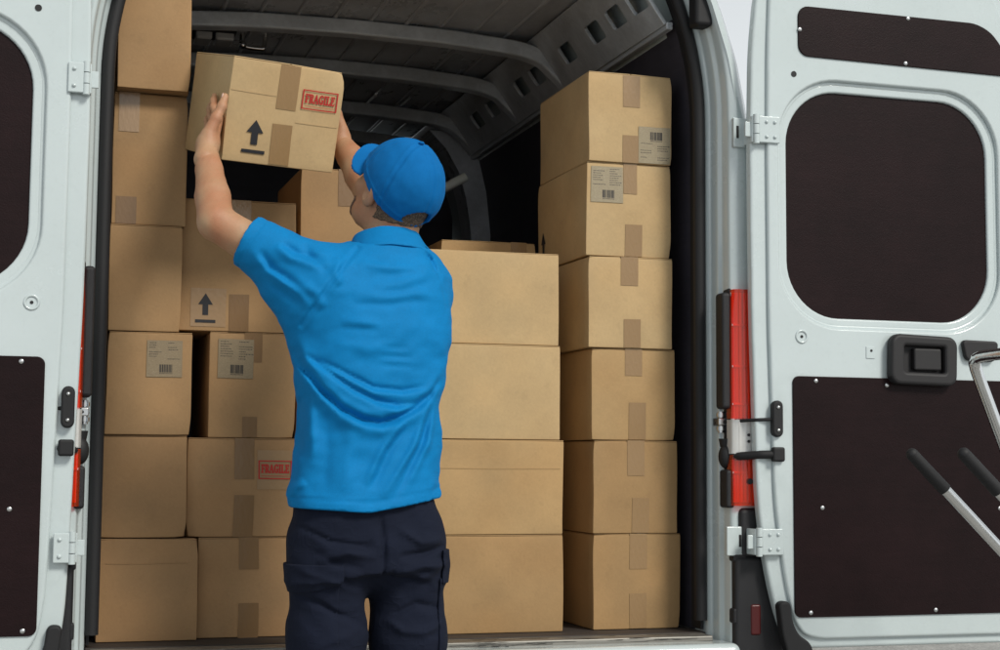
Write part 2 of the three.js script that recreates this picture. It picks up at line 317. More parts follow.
// rear doors, folded right back: inner face towards the viewer
function door(s, label) {
  const q = s > 0 ? 0 : 0.036, mx = s > 0 ? 0 : -0.034;      // how far this door hangs inboard of its hinge line
  const M = pts => pts.map(([x, y]) => [s * x, y]);
  const O = (pts, r) => { let p = M(pts); const rad = Array.isArray(r) ? r.slice() : r; if (s < 0) { p = p.reverse(); if (Array.isArray(rad)) rad.reverse(); } return shapeOf(p, rad); };
  const hinge = [[0.885, 2.287], [0.871, 2.143], [0.866, 1.877], [0.867, 1.609], [0.869, 1.41], [0.881, 0.952], ...(s > 0 ? [[0.9, 0.80], [0.926, 0.68], [0.955, 0.6], [1.0, 0.566]] : [[0.885, 0.80], [0.89, 0.68], [0.905, 0.6], [0.95, 0.566]])];
  const outer = [...hinge, [1.70, 0.566], [1.735, 0.8], [1.74, 1.9], [1.70, 2.3], [1.62, 2.48], [0.93, 2.48]];
  const w0 = s > 0 ? 0.969 : 0.992, winB = [[w0 - 0.012, 1.42], [1.608, 1.42], [1.608, 2.068], [w0 - 0.012, 2.068]], win = [[w0, 1.431], [1.596, 1.431], [1.596, 2.056], [w0, 2.056]];
  const sh = O(outer, [0.03, 0.05, 0.05, 0.05, 0.05, 0.05, 0.05, 0.05, 0.03, 0.03, 0.03, 0.05, 0.05, 0.05, 0.05, 0.05]);
  sh.holes.push(O(winB.slice().reverse(), 0.165));
  const base = extr(sh, 0.122, 0.152, 0.008, 4, 12);
  // raised inner pressing
  const pan = [[0.925, 2.40], [0.914, 2.14], [0.911, 1.877], [0.912, 1.41], [0.925, 0.952], ...(s > 0 ? [[0.944, 0.80], [0.962, 0.70], [0.985, 0.62], [1.03, 0.59]] : [[0.93, 0.80], [0.936, 0.70], [0.955, 0.62], [1.0, 0.59]]), [1.66, 0.59], [1.69, 0.8], [1.695, 1.9], [1.66, 2.27], [1.59, 2.43], [0.98, 2.43]];
  const sp = O(pan, 0.05), e = 0.012;
  sp.holes.push(O([[winB[0][0] - e, winB[0][1] - e], [winB[1][0] + e, winB[1][1] - e], [winB[2][0] + e, winB[2][1] + e], [winB[3][0] - e, winB[3][1] + e]].reverse(), 0.175));
  const press = extr(sp, 0.148, 0.164, 0.0075, 4, 12);
  const skin = extr(O(outer.map(([x, y]) => [x < 1 ? x + 0.1 : x - 0.01, clamp(y, 0.58, 2.46)]), 0.05), 0.085, 0.121, 0.012, 3, 8);
  const d = part('rear_door', [base, press, skin].map(g => uvBy(creased(flat(g), 0.6))), paint, van, label);
  // window recess: sloping rim and the dark blanking panel set in it
  const rim = O([[w0 - 0.02, 1.412], [1.616, 1.412], [1.616, 2.076], [w0 - 0.02, 2.076]], 0.17); rim.holes.push(O([[w0 + 0.005, 1.436], [1.591, 1.436], [1.591, 2.051], [w0 + 0.005, 2.051]].reverse(), 0.15));
  part('window_rim', uvBy(creased(flat(extr(rim, 0.130, 0.1505, 0.006, 4, 12)), 0.6)), paint, d);
  part('window_panel', uvBy(extr(O(win, 0.145), 0.128, 0.143, 0.002, 2, 14)), panelMat, d);
  const up = [[1.004, 2.141], [1.66, 2.135], [1.646, 2.21], [1.585, 2.279], [1.004, 2.279]];
  part('upper_panel', uvBy(extr(O(up, [0.03, 0.02, 0.03, 0.05, 0.03]), 0.1625, 0.1685, 0.0015, 2, 6)), panelMat, d);
  const lp = s > 0 ? 0.978 : 0.95;
  part('lower_panel', uvBy(extr(O([[lp, 0.648], [1.655, 0.648], [1.655, 1.278], [lp, 1.278]], 0.018), 0.1625, 0.169, 0.0015, 2, 6)), panelMat, d);
  const screw = (x, y, z = 0.169) => { const g = new THREE.SphereGeometry(0.0062, 12, 6, 0, Math.PI * 2, 0, Math.PI / 2); g.rotateX(Math.PI / 2); g.scale(1, 1, 0.55); g.translate(s * x, y, z); part('screw', g, steel, d); };
  const sx = s > 0 ? 0 : -0.043, b0 = s > 0 ? 1.007 : 0.984;
  for (const [x, y] of [[1.045 + sx, 1.266], [1.257, 1.259], [1.56, 1.25], [1.06 + sx, 0.932], [1.023 + sx, 0.66], [1.395, 0.66], [1.6, 0.93]]) screw(x, y);
  for (const [x, y] of [[1.008, 2.213], [1.34, 2.273], [1.33, 2.146], [1.648, 2.18]]) screw(x, y, 0.1685);
  // handle housing: frame with a recess and a paddle
  const hs = O([[1.255, 1.262], [1.458, 1.258], [1.462, 1.392], [1.259, 1.398]], 0.028); hs.holes.push(O([[1.298, 1.295], [1.422, 1.293], [1.422, 1.364], [1.298, 1.366]].reverse(), 0.006));
  part('door_handle', [extr(hs, 0.165, 0.197, 0.009, 3, 6), bx(s * 1.272, s * 1.446, 1.28, 1.38, 0.166, 0.171, 0.001)].map(g => uvBy(g.toNonIndexed ? (g.index ? g.toNonIndexed() : g) : g)), greyPlastic, d);
  part('handle_paddle', bx(s * 1.33, s * 1.414, 1.3, 1.36, 0.172, 0.19, 0.006, 3), greyPlastic, d);
  for (const x of [1.278, 1.442]) part('screw', cyl(0.006, 0.006, [s * x, 1.33, 0.19], [s * x, 1.33, 0.1965], 12), rubber, d);
  part('latch_cover', uvBy(extr(O([[1.498, 1.331], [1.59, 1.329], [1.602, 1.386], [1.486, 1.388]], 0.014), 0.1635, 0.18, 0.005, 3, 5)), greyPlastic, d);
  // pressed bosses and plug holes
  const boss = new THREE.TorusGeometry(0.0155, 0.0035, 8, 28); boss.translate(s * b0, s > 0 ? 1.383 : 1.402, 0.164); part('boss', boss, paint, d);
  part('plug', cyl(0.004, 0.004, [s * b0, s > 0 ? 1.383 : 1.402, 0.16], [s * b0, s > 0 ? 1.383 : 1.402, 0.1655], 12), rubber, d);
  part('boss', bx(s * 1.198, s * 1.224, 1.33, 1.362, 0.1635, 0.1662, 0.001), paint, d);
  part('plug', cyl(0.0035, 0.0035, [s * 1.213, 1.351, 0.16], [s * 1.213, 1.351, 0.1672], 12), rubber, d);
  part('plug', cyl(0.008, 0.008, [s * 0.991, 2.09, 0.158], [s * 0.991, 2.09, 0.1655], 16), rubber, d);
  // rubber bump strip round the lower hinge corner
  part('corner_rubber', uvBy(extr(O([[0.928, 0.69], [0.962, 0.692], [0.968, 0.64], [0.985, 0.605], [1.02, 0.583], [1.03, 0.55], [0.955, 0.55], [0.94, 0.6]].map(([x, y]) => [s > 0 ? x : x - 0.035, s > 0 ? y : y - 0.02]), 0.014), 0.145, 0.176, 0.006, 3, 5)), rubber, d);
  // two hinges: body leaf, knuckles, door leaf
  for (const [y0, y1, xb] of [[1.892, 1.972, 0.838], [0.806, 0.882, s > 0 ? 0.812 : 0.838]]) {
    const h = part('hinge', [bx(s * (xb + q), s * (0.872 + q), y0, y1, 0.098, 0.112, 0.003), bx(s * 0.866, s * 0.878, y0 + 0.004, y1 - 0.004, 0.104, 0.164, 0.003), bx(s * 0.884, s * (s > 0 ? 0.945 : 0.92), y0 + 0.004, y1 - 0.004, 0.1605, 0.171, 0.003), bx(s * 0.85, s * 0.885, y0 + 0.02, y1 - 0.02, 0.15, 0.158, 0.002)], paint, d);
    const pin = [0, 1, 2].map(i => cyl(0.0085, 0.0085, [s * 0.878, lerp(y0, y1, i / 3) + 0.001, 0.166], [s * 0.878, lerp(y0, y1, (i + 1) / 3) - 0.001, 0.166], 14));
    part('hinge_knuckle', pin, paint, d);
    for (const [x, y] of [[0.906, 0.25], [0.93, 0.75], [0.93, 0.25], [0.906, 0.75]]) if (s > 0 || x < 0.92) part('rivet', new THREE.SphereGeometry(0.005, 10, 6).translate(s * x, lerp(y0, y1, y), 0.1715), paint, d);
    part('hinge_slot', bx(s * (0.846 + q), s * (0.853 + q), lerp(y0, y1, 0.3), lerp(y0, y1, 0.72), 0.111, 0.1135, 0.001), rubber, d);
  }
  // check strap and rubber door stop
  part('strap_mount', uvBy(extr(O([[0.916 + mx, 1.116], [0.946 + mx, 1.116], [0.946 + mx, 1.212], [0.916 + mx, 1.212]], 0.015), 0.155, 0.176, 0.005, 3, 6)), rubber, d);
  for (const y of [1.134, 1.194]) part('screw', new THREE.SphereGeometry(0.0055, 10, 6).translate(s * (0.931 + mx), y, 0.175), steel, d);
  part('check_strap', [tube([[s * (0.93 + mx), 1.163, 0.168], [s * (0.88 + q), 1.161, 0.15], [s * (0.84 + q), 1.158, 0.1], [s * (0.822 + q), 1.156, 0.06], [s * (0.812 + q), 1.155, 0.045]], 0.0045, 30)], rubber, d);
  part('strap_bracket', [bx(s * (0.81 + q), s * (0.836 + q), 1.146, 1.168, 0.03, 0.07, 0.004), cyl(0.008, 0.008, [s * (0.82 + q), 1.128, 0.06], [s * (0.82 + q), 1.184, 0.06], 12), cyl(0.012, 0.012, [s * (0.82 + q), 1.134, 0.06], [s * (0.82 + q), 1.144, 0.06], 12), cyl(0.012, 0.012, [s * (0.82 + q), 1.17, 0.06], [s * (0.82 + q), 1.18, 0.06], 12)], steel, d);
  part('door_stop', [bx(s * (0.915 + mx), s * (0.95 + mx), 1.052, 1.09, 0.158, 0.178, 0.006, 3), tube([[s * (0.93 + mx), 1.071, 0.168], [s * (0.89 + q * 0.5), 1.07, 0.155], [s * (0.85 + q), 1.066, 0.118], [s * (0.828 + q), 1.065, 0.075]], 0.011, 24), new THREE.SphereGeometry(0.026, 18, 12).scale(0.8, 1.25, 0.8).translate(s * (0.828 + q), 1.065, 0.075), cyl(0.014, 0.018, [s * (0.828 + q), 1.09, 0.07], [s * (0.828 + q), 1.112, 0.07], 14)].map(g => uvBy(g)), rubber, d);
  return d;
}
door(1, 'open right rear door with dark window and lining panels');
door(-1, 'open left rear door with dark window and lining panels').position.x = 0.036;

// ------------------------------------------------------------------ cardboard boxes
const BOXES = 'cardboard boxes stacked in the van';
function canvasTex(w, h, draw) {
  const c = document.createElement('canvas'); c.width = w; c.height = h; const x = c.getContext('2d'); draw(x, w, h);
  const t = new THREE.CanvasTexture(c); t.colorSpace = THREE.SRGBColorSpace; t.magFilter = THREE.LinearFilter; return t;
}
function labelTex(k, codeLow) {      // shipping label: rows of illegible grey print and a bar code
  return canvasTex(256, 256, (x, w, h) => {
    x.fillStyle = '#a1967f'; x.fillRect(0, 0, w, h);
    let q = 99 + k * 7; const r = () => { q = (q * 1664525 + 1013904223) >>> 0; return q / 4294967296; };
    for (let i = 0; i < 1500; i++) { x.fillStyle = r() > 0.5 ? 'rgba(255,250,235,0.06)' : 'rgba(60,50,40,0.05)'; x.fillRect(r() * w, r() * h, 4 + r() * 8, 2 + r() * 3); }
    x.fillStyle = 'rgba(60,56,52,0.75)';
    const cy = codeLow ? 168 : 34, textTop = codeLow ? 14 : 112;
    for (let row = 0; row < 8; row++) for (const cx of [16, 150]) { let px = cx; const len = 40 + r() * 55, y = textTop + row * 16; if (r() < 0.18) continue; while (px < cx + len) { const s = 3 + r() * 9; x.fillRect(px, y, s, 5 + r() * 2); px += s + 3; } }
    x.fillStyle = '#1c1a1d'; let bxp = 92;
    while (bxp < 186) { const s = 2 + r() * 7; x.fillRect(bxp, cy, s, 56); bxp += s + 1.5 + r() * 3.5; }
    for (let i = 0; i < 10; i++) x.fillRect(94 + i * 9.5, cy + 60, 5, 6);
  });
}
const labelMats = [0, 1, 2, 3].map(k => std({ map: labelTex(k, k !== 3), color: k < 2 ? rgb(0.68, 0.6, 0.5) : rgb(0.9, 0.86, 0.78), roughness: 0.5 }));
const fragileTex = canvasTex(384, 256, (x, w, h) => {
  x.clearRect(0, 0, w, h); x.strokeStyle = '#b5201c'; x.fillStyle = '#b5201c'; x.lineWidth = 13; x.strokeRect(14, 14, w - 28, h - 28);
  x.font = 'bold 92px serif'; x.textAlign = 'center'; x.textBaseline = 'middle'; x.save(); x.translate(w / 2, 116); x.scale(0.94, 1.6); x.lineWidth = 5; x.strokeText('FRAGILE', 0, 0, w - 52); x.fillText('FRAGILE', 0, 0, w - 52); x.restore();
  x.lineWidth = 5; x.beginPath(); x.moveTo(40, 208); x.lineTo(w - 40, 208); x.stroke();
});
const fragileMat = std({ map: fragileTex, transparent: true, alphaTest: 0.4, roughness: 0.6 });

function cardboardBox(label, [x0, x1], [y0, y1], zf, o = {}) {
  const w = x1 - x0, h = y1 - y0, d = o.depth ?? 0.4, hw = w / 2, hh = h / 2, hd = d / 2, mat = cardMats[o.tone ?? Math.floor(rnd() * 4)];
  const t = thing('cardboard_box', label, 'box', [(x0 + x1) / 2, y0, zf - hd], o.held ? undefined : BOXES);
  const sd = rnd() * 100, bul = o.bulge ?? rr(0.0008, 0.003), sag = rr(-0.001, 0.0015);
  const dents = [0, 1, 2].map(() => [rnd() < 0.5 ? -hw : hw, rnd() < 0.5 ? 0 : h, rnd() < 0.75 ? hd : -hd, rr(0.001, 0.0045), rr(0.015, 0.028)]);
  const field = (p) => {          // one smooth deformation shared by the carton and all that sticks to it
    const a = 1 - (p.x / hw) ** 2, b = 1 - ((p.y - hh) / hh) ** 2, c = 1 - (p.z / hd) ** 2;
    p.z += bul * Math.max(0, a) * Math.max(0, b) * p.z / hd; p.x += bul * Math.max(0, b) * Math.max(0, c) * p.x / hw;
    const ey = clamp(b * 4, 0, 1);
    for (const [cx, cy, cz, am, w] of dents) { const q = (p.x - cx) ** 2 + (p.y - cy) ** 2 + (p.z - cz) ** 2, k = am * Math.exp(-q / (w * w)); p.x -= Math.sign(cx) * k; p.z -= Math.sign(cz) * k; p.y += (cy ? -0.35 : 0.35) * k; }
    p.x += 0.0028 * N3(p.x * 5 + sd, p.y * 5, p.z * 4); p.z += 0.0028 * N3(p.x * 5, p.y * 5 + sd, p.z * 4 + 9);
    p.y += (0.0018 * N3(p.x * 6 + 3, p.y * 3 + sd, p.z * 5) - sag * Math.max(0, a)) * ey;
    return p;
  };
  const apply = g => { const p = g.attributes.position, v = V(); for (let i = 0; i < p.count; i++) { v.fromBufferAttribute(p, i); field(v); p.setXYZ(i, v.x, v.y, v.z); } g.computeVertexNormals(); return g; };
  // carton: subdivided box, edges rounded over 3 mm
  const S = 16, r = 0.0032, g = new THREE.BoxGeometry(1, 1, 1, S, S, S), p = g.attributes.position, n = g.attributes.normal, uv = g.attributes.uv;
  const H = [hw, (h - 0.003) / 2, hd];
  const place = (c, k) => { const i = Math.round((c + 0.5) * S), L = H[k]; return i === 0 ? -L : i === S ? L : i === 1 ? -L + r : i === S - 1 ? L - r : lerp(-L + r, L - r, (i - 1) / (S - 2)); };
  for (let i = 0; i < p.count; i++) {
    const q = [place(p.getX(i), 0), place(p.getY(i), 1), place(p.getZ(i), 2)], c = q.map((v, k) => clamp(v, -H[k] + r, H[k] - r)), e = q.map((v, k) => v - c[k]), L = Math.hypot(...e) || 1;
    const f = q.map((v, k) => c[k] + e[k] / L * r * (e[k] ? 1 : 0));
    const ax = Math.abs(n.getX(i)) > 0.5 ? 0 : Math.abs(n.getY(i)) > 0.5 ? 1 : 2;
    uv.setXY(i, (ax === 0 ? f[2] : f[0]) + sd, (ax === 1 ? f[2] : f[1]) + sd * 1.7);
    p.setXYZ(i, f[0], f[1] + H[1], f[2]);
  }
  part('carton', apply(g), mat, t);
  // top flaps: two 3 mm boards meeting along a seam
  const along = o.seam !== 'x';
  for (const s of [-1, 1]) {
    const gap = 0.0012, y = h - 0.0028;
    const fg = along ? bx(s > 0 ? gap : -hw + 0.001, s > 0 ? hw - 0.001 : -gap, y, y + 0.0026, -hd + 0.001, hd - 0.001, 0.0008, 1) : bx(-hw + 0.001, hw - 0.001, y, y + 0.0026, s > 0 ? gap : -hd + 0.001, s > 0 ? hd - 0.001 : -gap, 0.0008, 1);
    part('flap', uvBy(apply(fg)), mat, t);
  }
  // stickers on the front face; u, v measured from the face's top left corner, side 'left' for the left face
  const sheet = (name, W, Hh, u, v, thick, m, lift = 0.0006, side = 'front', tilt = 0) => {
    const b = new THREE.BoxGeometry(W, Hh, thick, Math.max(2, Math.ceil(W / 0.02)), Math.max(2, Math.ceil(Hh / 0.02)), 1);
    b.rotateZ(tilt);
    if (side === 'front') b.translate(-hw + u + W / 2, h - v - Hh / 2, hd + lift + thick / 2);
    else { b.rotateY(-Math.PI / 2); b.translate(-hw - lift - thick / 2, h - v - Hh / 2, -hd + u + W / 2); }
    return part(name, apply(b), m, t);
  };
  for (const [u, v, W, L, kind, top] of o.tape ?? []) {
    const tp = sheet('tape', W, L, u, v, 0.0005, kind === 'pale' ? paleTapeMat : o.tone === 1 || o.tone === 3 ? shadedTapeMat : tapeMat, 0.0007, 'front', rr(-0.012, 0.012));
    if (v <= 0.001) part('tape_return', uvBy(bx(-hw + u, -hw + u + W, h - 0.0002, h + 0.0004, hd - 0.07, hd + 0.0009, 0.0002, 1)), tapeMat, tp);
  }
  for (const [u, v, W] of o.crease ?? []) sheet('flap_edge', W, 0.0022, u, v, 0.0007, mat, 0.0003);
  for (const [u, v, W, L, k, side] of o.label ?? []) sheet('shipping_label', W, L, u, v, 0.0004, labelMats[k], 0.0014, side);
  for (const [u, v, W, L] of o.patch ?? []) sheet('clear_sticker', W, L, u, v, 0.0003, paleTapeMat, 0.0009);
  for (const [u, v, W, L, tilt] of o.fragile ?? []) { const b = new THREE.PlaneGeometry(W, L, 6, 4); b.rotateZ(tilt ?? 0); b.translate(-hw + u + W / 2, h - v - L / 2, hd + 0.0028); part('fragile_stamp', apply(b), fragileMat, t, 'red FRAGILE stamp'); }
  for (const [u, v, W, L, side] of o.arrow ?? []) {
    const s = new THREE.Shape([[0.36, 0.26], [0.64, 0.26], [0.64, 0.62], [0.86, 0.62], [0.5, 1], [0.14, 0.62], [0.36, 0.62]].map(([a, b]) => new THREE.Vector2((a - 0.5) * W, (b - 0.5) * L)));
    const bar = new THREE.Shape([[0, 0], [1, 0], [1, 0.1], [0, 0.1]].map(([a, b]) => new THREE.Vector2((a - 0.5) * W, (b - 0.5) * L)));
    const gs = [s, bar].map(q => new THREE.ExtrudeGeometry(q, { depth: 0.0004, bevelEnabled: false }));
    const a = merge(gs);
    if (side === 'left') { a.rotateY(-Math.PI / 2); a.translate(-hw - 0.0022, h - v - L / 2, -hd + u + W / 2); } else a.translate(-hw + u + W / 2, h - v - L / 2, hd + 0.002);
    part('up_arrow', apply(a), inkMat, t, 'black this way up arrow');
  }
  return t;
}
const T = 0.05;
// left column
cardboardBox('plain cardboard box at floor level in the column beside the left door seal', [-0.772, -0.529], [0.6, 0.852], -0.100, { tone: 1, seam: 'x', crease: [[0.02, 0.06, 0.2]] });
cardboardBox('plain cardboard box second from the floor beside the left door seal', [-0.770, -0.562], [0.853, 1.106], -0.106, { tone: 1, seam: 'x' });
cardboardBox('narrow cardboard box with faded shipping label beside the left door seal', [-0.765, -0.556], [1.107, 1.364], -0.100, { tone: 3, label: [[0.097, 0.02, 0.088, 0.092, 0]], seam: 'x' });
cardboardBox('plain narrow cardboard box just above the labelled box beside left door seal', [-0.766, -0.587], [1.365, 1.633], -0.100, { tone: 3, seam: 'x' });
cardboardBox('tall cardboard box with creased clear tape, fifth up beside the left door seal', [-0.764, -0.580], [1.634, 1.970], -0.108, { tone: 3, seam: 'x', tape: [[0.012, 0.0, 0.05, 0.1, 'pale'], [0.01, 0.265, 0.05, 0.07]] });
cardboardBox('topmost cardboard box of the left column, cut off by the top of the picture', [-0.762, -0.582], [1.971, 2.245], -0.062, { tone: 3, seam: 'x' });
// second column
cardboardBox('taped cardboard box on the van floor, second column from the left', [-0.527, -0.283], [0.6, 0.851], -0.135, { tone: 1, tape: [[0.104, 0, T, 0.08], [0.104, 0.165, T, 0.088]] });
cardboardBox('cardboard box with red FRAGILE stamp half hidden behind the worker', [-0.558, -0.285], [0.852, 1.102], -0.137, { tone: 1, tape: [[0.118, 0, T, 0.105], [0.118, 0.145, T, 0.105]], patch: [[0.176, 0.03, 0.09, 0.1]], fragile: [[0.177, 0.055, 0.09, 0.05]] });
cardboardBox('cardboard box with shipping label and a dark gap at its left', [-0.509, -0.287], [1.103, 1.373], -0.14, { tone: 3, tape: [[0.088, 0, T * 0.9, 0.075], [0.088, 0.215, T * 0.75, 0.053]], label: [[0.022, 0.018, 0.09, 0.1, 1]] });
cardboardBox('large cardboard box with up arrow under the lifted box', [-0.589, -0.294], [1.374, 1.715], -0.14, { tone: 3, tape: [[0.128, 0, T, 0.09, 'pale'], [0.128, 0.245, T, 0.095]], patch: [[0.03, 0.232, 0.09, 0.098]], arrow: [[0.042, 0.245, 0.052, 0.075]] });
// third column, mostly behind the worker
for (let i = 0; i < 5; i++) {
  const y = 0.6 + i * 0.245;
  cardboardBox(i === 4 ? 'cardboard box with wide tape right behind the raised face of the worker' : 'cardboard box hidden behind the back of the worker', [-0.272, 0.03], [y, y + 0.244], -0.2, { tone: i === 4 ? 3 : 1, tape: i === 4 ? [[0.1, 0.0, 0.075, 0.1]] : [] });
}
// middle stack
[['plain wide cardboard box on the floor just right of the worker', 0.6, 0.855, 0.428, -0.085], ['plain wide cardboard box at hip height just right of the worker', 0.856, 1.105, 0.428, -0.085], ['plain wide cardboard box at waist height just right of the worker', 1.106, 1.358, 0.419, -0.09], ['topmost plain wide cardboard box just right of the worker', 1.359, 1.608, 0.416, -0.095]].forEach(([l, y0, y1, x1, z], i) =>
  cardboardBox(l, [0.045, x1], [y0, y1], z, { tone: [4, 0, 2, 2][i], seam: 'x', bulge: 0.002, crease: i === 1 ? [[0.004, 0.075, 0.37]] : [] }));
// right stack
const R = [
  ['cardboard box on the van floor at the bottom of the right stack', 0.518, 0.771, 0.6, 0.855, { tape: [[0.105, 0, T, 0.095], [0.105, 0.16, T, 0.093]] }],
  ['second cardboard box from the floor in the right stack', 0.517, 0.763, 0.856, 1.107, { tape: [[0.098, 0, T, 0.095], [0.112, 0.155, T, 0.094]] }],
  ['third cardboard box from the floor in the right stack', 0.514, 0.760, 1.108, 1.358, { tape: [[0.096, 0, T, 0.075], [0.108, 0.148, T, 0.1]] }],
  ['fourth cardboard box from the floor in the right stack', 0.502, 0.749, 1.359, 1.610, { tape: [[0.094, 0, T, 0.08], [0.103, 0.172, T, 0.077]] }],
  ['cardboard box with top left shipping label, second from the top of right stack', 0.498, 0.747, 1.611, 1.871, { label: [[0.012, 0.012, 0.094, 0.1, 2]], tape: [[0.108, 0, T * 0.8, 0.085], [0.112, 0.17, T, 0.088]], arrow: [[0.03, 0.15, 0.055, 0.09, 'left']] }],
  ['topmost cardboard box of right stack with shipping label at its lower right', 0.501, 0.748, 1.872, 2.123, { label: [[0.147, 0.145, 0.096, 0.103, 3]], tape: [[0.1, 0.005, T, 0.088], [0.1, 0.172, T, 0.078]] }],
];
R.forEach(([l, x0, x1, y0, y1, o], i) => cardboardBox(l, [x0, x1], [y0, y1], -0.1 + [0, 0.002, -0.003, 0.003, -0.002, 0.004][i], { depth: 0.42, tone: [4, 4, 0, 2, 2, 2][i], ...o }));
// boxes behind the middle stack: only the top one shows
for (let i = 0; i < 4; i++) {
  const y = 0.6 + i * 0.275;
  cardboardBox(i === 3 ? 'cardboard box peeking over the middle stack from behind' : 'cardboard box hidden deep behind the middle stack', [0.20, 0.495], [y, y + 0.274], -0.53, { depth: 0.36, tone: 0, tape: i === 3 ? [[0.215, 0, T, 0.1]] : [] });
}
// the box being lifted: tilted back and turned a little
const heldPose = new THREE.Euler(0.255, 0.19, -0.02, 'YXZ'), HW = 0.142, HD = 0.155;
const heldPos = V(-0.390, 1.752, 0.162).sub(V(0, 0, HD).applyEuler(heldPose));
{
  const b = cardboardBox('cardboard box with up arrow and FRAGILE stamp held up by the worker', [-HW, HW], [0, 0.247], HD, { held: true, depth: 2 * HD, tone: 2, seam: 'z', bulge: 0.001, tape: [[0.118, 0.004, T, 0.105], [0.116, 0.145, T, 0.098]], arrow: [[0.045, 0.142, 0.058, 0.08]], fragile: [[0.178, 0.052, 0.094, 0.05, 0]], crease: [[0.004, 0.078, 0.112], [0.172, 0.135, 0.106]] });
  b.rotation.copy(heldPose); b.position.copy(heldPos);
}
// x of the side faces of the lifted box at a given height and depth
function heldFace(side) { const n = V(side, 0, 0).applyEuler(heldPose), c = V(side * HW, 0.12, 0).applyEuler(heldPose).add(heldPos); return (y, z) => c.x - ((y - c.y) * n.y + (z - c.z) * n.z) / n.x; }
//<PERSON>
// ------------------------------------------------------------------ the worker
function surfaceNets(sdf, mn, mx, h) {
  const nx = Math.ceil((mx[0] - mn[0]) / h) + 1, ny = Math.ceil((mx[1] - mn[1]) / h) + 1, nz = Math.ceil((mx[2] - mn[2]) / h) + 1;
  const val = new Float32Array(nx * ny * nz), id = new Int32Array(nx * ny * nz).fill(-1), at = (i, j, k) => (k * ny + j) * nx + i;
  for (let k = 0; k < nz; k++) for (let j = 0; j < ny; j++) for (let i = 0; i < nx; i++) val[at(i, j, k)] = sdf(mn[0] + i * h, mn[1] + j * h, mn[2] + k * h);
  const pos = [], idx = [];
  const C = [[0, 0, 0], [1, 0, 0], [0, 1, 0], [1, 1, 0], [0, 0, 1], [1, 0, 1], [0, 1, 1], [1, 1, 1]], E = [[0, 1], [2, 3], [4, 5], [6, 7], [0, 2], [1, 3], [4, 6], [5, 7], [0, 4], [1, 5], [2, 6], [3, 7]];
  for (let k = 0; k < nz - 1; k++) for (let j = 0; j < ny - 1; j++) for (let i = 0; i < nx - 1; i++) {
    let m = 0; const v = C.map((c, q) => { const a = val[at(i + c[0], j + c[1], k + c[2])]; if (a < 0) m |= 1 << q; return a; });
    if (m === 0 || m === 255) continue;
    let x = 0, y = 0, z = 0, n = 0;
    for (const [a, b] of E) { if ((v[a] < 0) === (v[b] < 0)) continue; const t = v[a] / (v[a] - v[b]); x += lerp(C[a][0], C[b][0], t); y += lerp(C[a][1], C[b][1], t); z += lerp(C[a][2], C[b][2], t); n++; }
    id[at(i, j, k)] = pos.length / 3; pos.push(mn[0] + (i + x / n) * h, mn[1] + (j + y / n) * h, mn[2] + (k + z / n) * h);
  }
  const quad = (a, b, c, d, f) => { if (a < 0 || b < 0 || c < 0 || d < 0) return; f ? idx.push(a, b, c, a, c, d) : idx.push(a, c, b, a, d, c); };
  for (let k = 1; k < nz - 1; k++) for (let j = 1; j < ny - 1; j++) for (let i = 1; i < nx - 1; i++) {
    const s = val[at(i, j, k)] < 0;
    if (s !== val[at(i + 1, j, k)] < 0) quad(id[at(i, j - 1, k - 1)], id[at(i, j, k - 1)], id[at(i, j, k)], id[at(i, j - 1, k)], s);
    if (s !== val[at(i, j + 1, k)] < 0) quad(id[at(i - 1, j, k - 1)], id[at(i - 1, j, k)], id[at(i, j, k)], id[at(i, j, k - 1)], s);
    if (s !== val[at(i, j, k + 1)] < 0) quad(id[at(i - 1, j - 1, k)], id[at(i, j - 1, k)], id[at(i, j, k)], id[at(i - 1, j, k)], s);
  }
  const g = new THREE.BufferGeometry(); g.setAttribute('position', new THREE.Float32BufferAttribute(pos, 3)); g.setIndex(idx);
  const nr = new Float32Array(pos.length), e = h * 0.8;
  for (let i = 0; i < pos.length; i += 3) {
    const [x, y, z] = [pos[i], pos[i + 1], pos[i + 2]];
    const n = V(sdf(x + e, y, z) - sdf(x - e, y, z), sdf(x, y + e, z) - sdf(x, y - e, z), sdf(x, y, z + e) - sdf(x, y, z - e)).normalize();
    nr.set([n.x, n.y, n.z], i);
  }
  g.setAttribute('normal', new THREE.BufferAttribute(nr, 3));
  const uv = new Float32Array(pos.length / 3 * 2); for (let i = 0; i < pos.length / 3; i++) { uv[2 * i] = pos[3 * i] + 0.6 * pos[3 * i + 2]; uv[2 * i + 1] = pos[3 * i + 1]; }
  g.setAttribute('uv', new THREE.BufferAttribute(uv, 2));
  return g;
}
const smin = (a, b, k) => { const h = Math.max(k - Math.abs(a - b), 0) / k; return Math.min(a, b) - h * h * k * 0.25; };
function cap(a, b, r0, r1) {           // tapered capsule
  const dx = b[0] - a[0], dy = b[1] - a[1], dz = b[2] - a[2], L2 = dx * dx + dy * dy + dz * dz;
  return (x, y, z) => { const t = clamp(((x - a[0]) * dx + (y - a[1]) * dy + (z - a[2]) * dz) / L2, 0, 1); return Math.hypot(x - a[0] - t * dx, y - a[1] - t * dy, z - a[2] - t * dz) - lerp(r0, r1, t); };
}
function chain(pts, rs, k = 0.02) { const c = []; for (let i = 0; i < pts.length - 1; i++) c.push(cap(pts[i], pts[i + 1], rs[i], rs[i + 1])); return (x, y, z) => { let d = c[0](x, y, z); for (let i = 1; i < c.length; i++) d = smin(d, c[i](x, y, z), k); return d; }; }
const uni = (fs, k) => (x, y, z) => { let d = fs[0](x, y, z); for (let i = 1; i < fs.length; i++) d = smin(d, fs[i](x, y, z), k); return d; };

